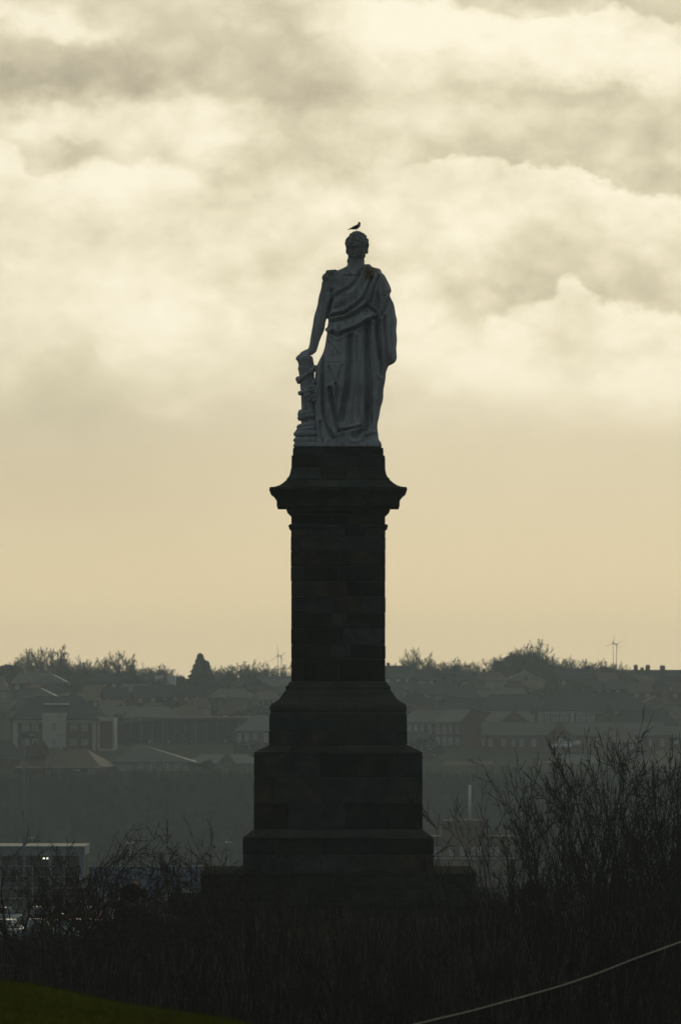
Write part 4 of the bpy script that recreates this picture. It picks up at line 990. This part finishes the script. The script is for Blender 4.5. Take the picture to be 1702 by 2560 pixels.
for k in range(6):
    a, b_ = tree_parts(300+k, 9.0, FAR, (0,.10,-.08,.22,0,-.2)[k], (1,1,2,1,1,1)[k]); a.materials.append(M_farbark); b_.materials.append(M_farbark)
    zs = [v.co.z for v in b_.vertices]; xs_ = [v.co.x for v in b_.vertices]; TM.append((a, b_, max(zs), max(xs_)-min(xs_)))
def far_tree(px, row_top, row_base, Y, wide, k, label, group):
    h = S(row_base-row_top, Y)*1.13; a, b_, top, wd = TM[k]; s_ = h/top; wx = S(wide*1.7, Y)/wd
    o = thing('bare_tree', label, 'tree', (X(px, Y), Y, Z(row_base, Y)), group); o.scale = (wx, wx, s_)
    link('trunk', a, None, o); link('crown', b_, None, o)
def cover(mb, r, x, y, z, rx, ry, rz, n, s_, shape=2.0):
    for _ in range(n):
        u, v_ = r.uniform(0, 6.283), r.uniform(-1, 1); q = r.uniform(.55, 1.03)
        cxy = math.sqrt(1-v_*v_); px_, py_, pz_ = x+rx*q*cxy*math.cos(u), y+ry*q*cxy*math.sin(u), z+rz*q*v_
        a = Vector((r.gauss(0,1), r.gauss(0,1), r.gauss(0,1))).normalized()*s_*r.uniform(.6,1.3); b_ = a.orthogonal().normalized()*s_*r.uniform(.4,.9)
        c_ = Vector((px_, py_, pz_)); mb.quad(c_-a*.5, c_+b_*.5, c_+a*.6, c_-b_*.5)
gl, gr_ = 'bare winter trees along the left skyline', 'bare winter trees along the right skyline'
for i, (px, tp, wd) in enumerate(((18,1668,50),(70,1632,66),(112,1628,52),(146,1622,70),(178,1650,52),(212,1652,60),(235,1668,40),(263,1650,36),(306,1636,50),(326,1642,44),(345,1668,34),(376,1672,44),(404,1664,58),(430,1680,30),(548,1672,50),(572,1668,40),(604,1657,62),(626,1672,34),(662,1661,56),(704,1664,44))):
    bs_ = 1725 if px < 500 else 1732
    far_tree(px, tp, bs_, 1510+(i*37) % 50, wd, i % 3 if px > 500 else (i*5) % 6, ORD[i+1]+' bare tree from the left along the left skyline', gl)
for i, (px, tp, wd) in enumerate(((985,1668,40),(1012,1655,50),(1041,1629,44),(1066,1640,48),(1092,1660,40),(1118,1668,50),(1140,1650,60),(1168,1668,46),(1190,1660,44),(1215,1690,40),(1262,1645,60),(1290,1630,64),(1322,1614,62),(1346,1610,60),(1375,1650,50),(1404,1665,40),(1438,1648,66),(1478,1662,48),(1506,1654,54),(1532,1664,46),(1562,1672,40))):
    far_tree(px, tp, 1728, 1515+(i*41) % 60, wd, (i*5) % 6, ORD[i+1]+' bare tree on the skyline counting right from the pedestal', gr_)
for i, (px, tp) in enumerate(((5,1672),(46,1650),(90,1640),(130,1632),(160,1650),(196,1660),(222,1664),(250,1668),(284,1655),(318,1656),(358,1674),(390,1676),(420,1682),(560,1682),(590,1668),(616,1668),(645,1672),(682,1668))):
    far_tree(px, tp, 1725, 1560+(i*23) % 40, 58, (i*7+2) % 6, 'smaller bare tree filling a gap in the left skyline', 'smaller bare trees in the left skyline')
for i, (px, tp) in enumerate(((970,1676),(1000,1664),(1028,1648),(1056,1652),(1080,1660),(1106,1662),(1130,1662),(1154,1660),(1180,1672),(1245,1652),(1276,1640),(1306,1628),(1336,1622),(1360,1634),(1392,1660),(1424,1656),(1456,1656),(1492,1660),(1520,1662),(1550,1668),(1575,1676))):
    far_tree(px, tp, 1728, 1565+(i*29) % 40, 60, (i*7+1) % 6, 'smaller bare tree filling a gap in the right skyline', 'smaller bare trees in the right skyline')
# conifer
cn = thing('conifer', 'dark pointed conifer standing above the roofs on the left skyline', 'tree', (X(503,1500), 1500, Z(1735,1500)))
q = MB(); r = random.Random(9)
def cone_layer(cx, top, base, halfw, n):
    for i in range(n):
        t_ = r.random()**.7; z_ = top-(top-base)*t_; rad = halfw*(t_*1.0+.01)*(.90+.14*math.sin(t_*46))*(r.uniform(1.05,1.32) if r.random() < .16 else 1) ; a = r.uniform(0, 6.283); q_ = r.uniform(.35, 1.0)
        c_ = Vector((cx+rad*q_*math.cos(a), rad*q_*math.sin(a), z_)); out = Vector((math.cos(a), math.sin(a), -.15))*r.uniform(.35,.8); sd_ = Vector((-math.sin(a), math.cos(a), 0))*r.uniform(.12,.25)
        q.quad(c_-sd_, c_+sd_, c_+out+Vector((0,0,.12)))
        q.quad(c_+Vector((0,0,-.2)), c_+Vector((0,0,.22)), c_+out)
cone_layer(S(-2,1500), S(101,1500), .3, S(42,1500), 10000); cone_layer(S(14,1500), S(82,1500), .3, S(30,1500), 4000)
ob('crown', q, M_leaf, cn); q = MB(); q.tube([(0,0,-.5),(0,0,S(80,1500))], [.3,.05], 8); ob('trunk', q, M_farbark, cn)
# dense evergreens and hedges on the skyline
ev = 'dense evergreen trees and hedges on the skyline'
for i, (px, tp, wd, lab) in enumerate(((18,1662,88,'dark evergreen hedge at the left end of the skyline'),(158,1694,150,'dark hedge along the skyline below the tallest left trees'),(312,1682,78,'rounded dark evergreen on the left skyline under bare branches'),(228,1688,70,'dark evergreen clump between two bare trees, left skyline'),(451,1692,28,'small dark bush left of the pointed conifer'),(622,1682,26,'small spiky evergreen on the ridge of the skyline house'),
        (1000,1686,130,'dark hedge just right of the pedestal'),(1130,1682,120,'dark evergreen mound right of the pedestal'),(1220,1686,60,'small dark bush in the skyline gap at the right'),(1302,1634,160,'largest dense dark tree dome on the right skyline'),(1375,1662,100,'dark shoulder of trees beside the dense dome'),(1476,1690,40,'small dark bush between bare trees, right skyline'),(1560,1682,90,'dark hedge running up to the chimneyed terrace'))):
    Y = 1498+(i*13) % 20; h = S(1745-tp, Y); t_ = thing('evergreen', lab, 'tree', (X(px, Y), Y, Z(1745, Y)), ev)
    q = MB(); rx = S(wd/2, Y); n_ = int(700+wd*30); r = random.Random(60+i)
    cover(q, r, 0, 0, h*.45, rx, 2.6, h*.55, n_, .55)
    for _ in range(int(wd/7)): 
        a = r.uniform(-.8,.8); cover(q, r, rx*a, r.uniform(-1,1), h*(.45+.45*math.sqrt(1-a*a)), 1.0, 1.0, .8, 90, .45)
    ob('crown', q, M_leaf, t_); q = MB(); q.tube([(0,0,-.5),(0,0,h*.6)], [.35,.12], 8); ob('trunk', q, M_farbark, t_)
# shrubs and garden trees among the houses
r = random.Random(91); gm = []
for k in range(4):
    q = MB(); cover(q, r, 0, 0, 1.5, 1.9, 1.6, 1.6, 420, .5); m_ = q.mesh('crown'); m_.materials.append(M_leaf if k % 2 else mat('brown_thicket', (.055,.045,.032), (.03,.026,.02), .5)); gm.append(m_)
tk = MB(); tk.tube([(0,0,-.5),(0,0,1.6)], [.14,.08], 6); tk = tk.mesh('trunk'); tk.materials.append(M_farbark)
for i in range(150):
    Y = r.uniform(1135, 1480); px = r.uniform(-20, 1720)
    if 690 < px < 960 or (Y < 1275 and r.random() < .8): continue
    x = X(px, Y); o = thing('garden_tree', 'small dark garden tree between the hazy hillside houses', 'tree', (x, Y, gz(x, Y)), 'garden trees on the hillside'); s_ = r.uniform(.6, 1.7); o.scale = (s_*r.uniform(.8,1.5), s_, s_)
    link('crown', gm[i % 4], None, o); link('trunk', tk, None, o)

for i in range(34):
    Y = r.uniform(1010, 1105); px = r.uniform(-20, 1720)
    if 620 < px < 1060: continue
    k = r.randrange(6); a, b_, top, wd = TM[k]; x = X(px, Y); o = thing('bare_tree', 'small hazy bare tree rooted in the scrub of the far river bank', 'tree', (x, Y, gz(x, Y)), 'bare trees on the far bank'); s_ = r.uniform(2.6, 4.6)/top; o.scale = (s_*1.2, s_*1.2, s_)
    link('trunk', a, None, o); link('crown', b_, None, o)

# ------------------------------------------------------------------ wind turbines far off
def turbine(px, hub, base, tipw, Y, label, a0):
    o = thing('wind_turbine', label, 'wind turbine', (X(px, Y), Y, Z(base, Y)), 'distant wind turbines'); h = S(base-hub, Y)
    q = MB(); q.tube([(0,0,-6),(0,0,h)], [.17,.10], 10); ob('tower', q, H['white'], o)
    q = MB(); q.box(-.3,.3,-.8,.8,h-.25,h+.3); ob('nacelle', q, H['dark'], o)
    for k in range(3):
        a = a0+k*2*math.pi/3; q = MB(); L_ = S(tipw, Y)
        q.tube([(0,-.95,h),(L_*.2*math.sin(a),-.95,h+L_*.2*math.cos(a)),(L_*math.sin(a),-.95,h+L_*math.cos(a))], [.06,.10,.03], 6); ob('blade', q, H['white'], o)
turbine(1532, 1608, 1712, 24, 2480, 'faint left turbine of the close pair on the right horizon', .12)
turbine(1540, 1611, 1712, 22, 2560, 'faint right turbine of the close pair on the right horizon', 1.0)
turbine(695, 1640, 1712, 30, 2480, 'faint tall turbine just left of the pedestal shaft', -.03)
turbine(703, 1640, 1712, 20, 2560, 'small faint turbine half behind the pedestal shaft', .9)

# ------------------------------------------------------------------ near shore: car park and sheds
GB = Bld('glass_fronted_hall', 'white framed glass fronted hall behind the parked cars, lower left', 'building', 60, 2290, 500)
GB.wall(-120, 212, 2118, 2290, 'dark', .5, 9, down=.3)
q = MB(); q.box(GB.x(-124), GB.x(213), -.25, 9.2, GB.z(2139), GB.z(2117)); ob('fascia', q, H['metal'], GB.o)
q = MB(); q.box(GB.x(-125), GB.x(214), -.4, 9.4, GB.z(2117)+.003, GB.z(2115)); ob('roof', q, H['pale'], GB.o)
GB.panel(199, 212, 2139, 2290, 'metal', -.2, 'corner_post', .48)
cols = [-120,-80,-40,2,41,82,125,161,199]; rws = [2139,2165,2192,2220,2246,2290]
for i, a in enumerate(cols):
    GB.panel(a-(1.0 if a != 125 else 4), a+(1.0 if a != 125 else 4), 2139, 2290, 'metal', -.06, 'mullion', .48)
for b_ in rws[1:-1]:
    for i in range(len(cols)-1): GB.panel(cols[i]+1, cols[i+1]-1, b_-.8, b_+.8, 'metal', -.02, 'transom', .47)
GLZ = mat('hall_glazing', (.06,.068,.066), (.045,.05,.05), .4, .12, spec=.55)
for i in range(len(cols)-1):
    for j in range(len(rws)-1):
        q = MB(); q.box(GB.x(cols[i]+1), GB.x(cols[i+1]-1), .30, .34, GB.z(rws[j+1]-1), GB.z(rws[j]+1)); ob('pane', q, GLZ, GB.o)
LMP = mat('lit_lamp', (.9,.9,.8), None, 3, .4, emit=(1.0,.97,.72,2.2))
fl = Bld('twin_floodlight', 'two small lit floodlights on the glass fronted hall', 'lamp', 115, 2146, 499.5)
for a in (110.5, 119.5):
    q = MB(); q.tube([(fl.x(a), -.06, 0), (fl.x(a), -.16, 0)], [.062,.062], 14); ob('lamp', q, LMP, fl.o)
    q = MB(); q.tube([(fl.x(a), .0, 0), (fl.x(a), -.055, 0)], [.06,.11], 14); ob('housing', q, H['metal'], fl.o)
q = MB(); q.box(fl.x(106), fl.x(124), -.0, .08, -.03, .03); ob('bracket', q, H['metal'], fl.o)
BB = Bld('blue_shed', 'long blue clad shed behind the bare thorn bushes, left', 'building', 360, 2270, 520)
BB.wall(215, 508, 2184, 2262, 'blue', 0, 12, down=.5); BB.panel(215, 508, 2166, 2184, 'blue', 0, 'parapet', .3)
BB.panel(213, 510, 2164.5, 2166, 'pale', -.05, 'coping', .35)
for a in range(225, 508, 9): BB.panel(a, a+1, 2169, 2262, 'blue', -.05, 'cladding_rib')
for a in (240, 300, 400, 455): BB.panel(a, a+30, 2215, 2262, 'metal', -.09, 'roller_door')
FB = Bld('flat_roofed_shed', 'low flat roofed shed with bright roof edge left of the pedestal', 'building', 560, 2240, 535)
FB.wall(506, 660, 2186, 2240, 'brick2', 0, 10, down=1); FB.panel(504, 662, 2177.5, 2186, 'pale', -.3, 'parapet', 10)
q = MB(); q.prism([(FB.x(568),FB.z(2177)),(FB.x(604),FB.z(2177)),(FB.x(600),FB.z(2169)),(FB.x(577),FB.z(2170))], 2, 5); ob('roof_light', q, H['white'], FB.o)
RB = Bld('riverside_brick_building', 'brown brick riverside building with white flue, right of the pedestal', 'building', 1170, 2270, 800)
RB.wall(1104, 1213, 2053, 2270, 'brick2', -1.0, 10); RB.wall(1040, 1104, 2092, 2270, 'brick2', 0, 9, 'wing'); RB.wall(1213, 1290, 2092, 2270, 'brick2', 0, 9, 'wing')
RB.panel(1102, 1215, 2050, 2053.5, 'brick2', -1.3, 'parapet', .3); RB.panel(1040, 1103.5, 2090, 2092.5, 'grey', -.3, 'parapet', .3); RB.panel(1214, 1292, 2090, 2092.5, 'grey', -.3, 'parapet', .3)
q = MB(); q.tube([(RB.x(1175), 3, RB.z(2052)), (RB.x(1175), 3, RB.z(1963))], S(3.3, 803), 14); q.torus((RB.x(1175), 3, RB.z(1965)), S(3.4,803), .04); ob('flue', q, H['white'], RB.o, True)
for a in (1083, 1094, 1226, 1238): RB.win(a-1, a+8, 2118, 2138, 1, -.02)
for a in (1122, 1150, 1178, 1193): RB.win(a, a+9, 2118, 2138, 1, -1.02)
RB.panel(1040, 1290, 2144, 2146, 'pale', -1.15, 'string_course', -.9)
# tall lamp masts
def mast(px, top, base, Y, wpx, arm, label, group=None):
    o = thing('street_lamp', label, 'street lamp', (X(px, Y), Y, Z(base, Y)), group); h = S(base-top, Y)
    q = MB(); r1 = S(wpx/2, Y); q.tube([(0,0,-.3),(0,0,h*.45),(0,0,h)], [r1, r1*.8, r1*.5], 10); ob('pole', q, H['metal'], o, True)
    for s_ in (-1, 1):
        q = MB(); q.tube([(0,0,h-.05),(s_*S(arm*.5,Y),0,h+.02)], .04, 6); ob('arm', q, H['metal'], o)
        q = MB(); a = S(arm*.45, Y); b_ = S(arm, Y); q.rings([[(s_*a,-.1,h-.03),(s_*a,.1,h-.03),(s_*a,.1,h+.06),(s_*a,-.1,h+.06)],[(s_*b_,-.14,h-.02),(s_*b_,.14,h-.02),(s_*b_,.12,h+.10),(s_*b_,-.12,h+.10)]]); ob('lamp_head', q, H['white'], o)
mast(61, 1838, 2300, 450, 8.5, 26, 'tall grey lamp mast with twin white heads at the far left')
mast(326, 2108, 2262, 545, 2.2, 7, 'thin lamp post standing behind the blue shed')
mast(571, 2106, 2262, 560, 2.2, 7, 'thin lamp post behind the flat roofed shed')
mast(82, 2096, 2290, 540, 1.6, 3, 'thin post rising behind the glass fronted hall')
# cars
def car_mesh(kind):
    L_, Wd = 4.3, 1.75; b_ = MB(); rs = []
    for x, zt, wv in ((-2.15,.62,.70),(-2.0,.86,.80),(-1.2,.93,.86),(0,.95,.875),(1.2,.90,.86),(1.95,.76,.80),(2.15,.55,.68)):
        rs.append([(x,-wv,.28),(x,wv,.28),(x,wv+.01,.6*zt/.9),(x,wv-.08,zt),(x,-wv+.08,zt),(x,-wv-.01,.6*zt/.9)])
    b_.rings(rs); c_ = MB(); tp = 1.46 if kind == 0 else 1.42
    back = -1.85 if kind == 0 else -1.55
    rs = [[(x, -wv, .88), (x, wv, .88), (x2, wv-.16, z), (x2, -wv+.16, z)] for x, x2, z, wv in ((back,back+.1,.9,.74),(back+.15,back+.45,tp-.08,.76),(back+.9,back+.95,tp,.78),(.1,.05,tp,.78),(.7,.35,tp-.10,.78),(1.15,1.05,.92,.74))]
    c_.rings(rs); rf = MB(); rf.box(back+.5,.35,-.60,.60,tp-.03,tp+.012)
    return b_.mesh('body', True), c_.mesh('glasshouse'), rf.mesh('roof_panel')
wh = MB(); wh.tube([(0,-.09,0),(0,.09,0)], .31, 20); wh = wh.mesh('wheel'); wh.materials.append(H['dark'])
hb = MB(); hb.tube([(0,-.1,0),(0,.1,0)], .17, 12); hb = hb.mesh('rim'); hb.materials.append(H['metal'])
kinds = [car_mesh(0), car_mesh(1)]
for a, g_, rf in kinds: g_.materials.append(H['glass'])
cols_ = {'silver': (.42,.45,.47), 'white': (.7,.72,.7), 'dark blue': (.03,.05,.10), 'black': (.015,.016,.018), 'red': (.25,.03,.03), 'pale green': (.2,.28,.22)}
CARS = [(22,2352,436,'silver',0,1.35,'silver hatchback nearest the left edge behind the hedge wall'),(96,2350,438,'dark blue',1,1.5,'dark blue car second from the left edge of the car park'),(150,2352,436,'pale green',0,1.6,'pale green hatchback below the glass fronted hall'),(206,2350,438,'white',1,1.4,'white saloon parked at the corner of the glass hall'),(262,2352,436,'silver',1,1.55,'silver saloon behind the twiggy thorn bush'),(15,2318,462,'white',1,.2,'white car crossing behind the front row, far left'),(125,2320,462,'black',0,0,'black car in the back row of the car park'),(235,2320,462,'red',0,.1,'red hatchback in the back row beside the blue shed'),(300,2325,458,'white',0,1.5,'white hatchback rightmost of the parked cars')]
for px, row, Y, cn_, k, rz, lab in CARS:
    o = thing('parked_car', lab, 'car', (X(px, Y), Y, 22.92), 'cars in the car park at lower left', rz)
    pm = mat('car_paint_'+cn_.replace(' ', '_'), cols_[cn_], tuple(v*.92 for v in cols_[cn_]), 2, .28, spec=.6, metal=.2)
    a, g_, rf = kinds[k]
    for nm, me_ in (('body', a), ('roof_panel', rf)):
        m2 = me_.copy(); m2.materials.clear(); m2.materials.append(pm); link(nm, m2, None, o)
    link('glasshouse', g_, None, o)
    for x_ in (-1.32, 1.35):
        for y_ in (-.76, .76): w_ = link('wheel', wh, None, o, (x_, y_, .31)); link('rim', hb, None, w_)
    for y_ in (-.55, .55):
        q = MB(); q.box(2.02, 2.12, y_-.16, y_+.16, .62, .74); ob('headlight', q, H['white'], o)
        q = MB(); q.box(-2.12, -2.02, y_-.16, y_+.16, .66, .78); ob('tail_light', q, mat('tail_lamp', (.35,.02,.02)), o)
# row of parked cars up by the far terrace (small glints)
for i, (px, cc) in enumerate(((1392,'white'),(1417,'silver'),(1441,'dark_blue'))):
    Y = 1183; x = X(px, Y); o = thing('parked_car', ('leftmost', 'middle', 'rightmost')[i]+' of three glinting cars parked before the far right terrace', 'car', (x, Y, Z(1872, Y)), 'cars before the far terrace', (1.45, 1.6, 1.5)[i])
    a, g_, rf = kinds[i % 2]
    for nm, me_ in (('body', a), ('roof_panel', rf)):
        m2 = me_.copy(); m2.materials.clear(); m2.materials.append(MATS['car_paint_'+cc]); link(nm, m2, None, o)
    link('glasshouse', g_, None, o)
# hedge-topped wall in front of the car park
cw = thing('car_park_wall', 'long dark wall hiding the wheels of the parked cars', 'wall', (X(160,350), 350, Z(2440,350)))
q = MB(); q.box(S(-400,350), S(420,350), 0, .5, 0, S(92,350)); ob('wall_face', q, M_dark_stone, cw)
hg = thing('hedge', 'clipped dark hedge along the top of the car park wall', 'hedge', (X(160,350), 350, Z(2352,350)))
q = MB(); r = random.Random(77)
for i in range(120): cover(q, r, r.uniform(S(-380,350), S(400,350)), .3, .02, .6, .4, .22, 30, .12)
ob('crown', q, M_leaf, hg)
# small steel guardrail at the left edge
gr = thing('guard_rail', 'short dark metal guard rail at the left edge above the grass knoll', 'railing', (X(10,150), 150, Z(2465,150)))
for a in (-150, -72, 6, 39-10+1):
    q = MB(); q.tube([(S(a,150),0,-.6),(S(a,150),0,S(50,150))], .018, 8); ob('post', q, M_iron, gr)
for rr in (50, 26):
    q = MB(); q.tube([(S(-150,150),0,S(rr,150)),(S(30,150),0,S(rr,150))], .016, 8); ob('rail', q, M_rail, gr)

# ------------------------------------------------------------------ stay cable in the foreground
cb = thing('stay_cable', 'thin pale stay cable slanting across the lower right corner', 'cable', (X(1400,90), 90, gz(X(1400,90),90)))
lx, lz = cb.location.x, cb.location.z
cp = [(700,2645),(880,2602),(1036,2561),(1179,2527),(1313,2490),(1403,2464),(1492,2434),(1582,2398),(1702,2354),(1900,2270),(2300,2080)]
pts_ = [(X(a,90)-lx, 0, Z(b_,90)-lz) for a, b_ in cp]
q = MB(); q.tube(pts_, .0085, 10); ob('cable', q, mat('pale_steel_cable', (.55,.55,.40), (.42,.42,.3), 30, .35, metal=.3), cb, True)
q = MB(); q.tube([(pts_[-1][0]+.02,0,-.4),(pts_[-1][0]+.02,0,pts_[-1][2]+.1)], .07, 12); ob('post', q, M_wood, cb)
q = MB(); e = pts_[0]; q.tube([(e[0],0,gz(e[0]+lx,90)-lz-.2),(e[0],0,e[2]+.02)], .02, 8); ob('ground_peg', q, M_iron, cb)

# ------------------------------------------------------------------ air
hz = MB(); hz.box(-2100, 2100, -100, 2750, 9.4, 72)
ho = link('haze', hz.mesh('haze')); ho['kind'] = 'stuff'; ho['label'] = 'thin pale winter haze over the river valley and far town'; ho['category'] = 'haze'
hm = bpy.data.materials.new('haze_air'); hm.use_nodes = True; nt = hm.node_tree
for n in list(nt.nodes): nt.nodes.remove(n)
pv = nt.nodes.new('ShaderNodeVolumePrincipled'); pv.inputs['Color'].default_value = (.70,.88,1.0,1); pv.inputs['Density'].default_value = 1.52e-4; pv.inputs['Anisotropy'].default_value = .45
mo = nt.nodes.new('ShaderNodeOutputMaterial'); nt.links.new(pv.outputs[0], mo.inputs['Volume'])
ho.data.materials.append(hm)
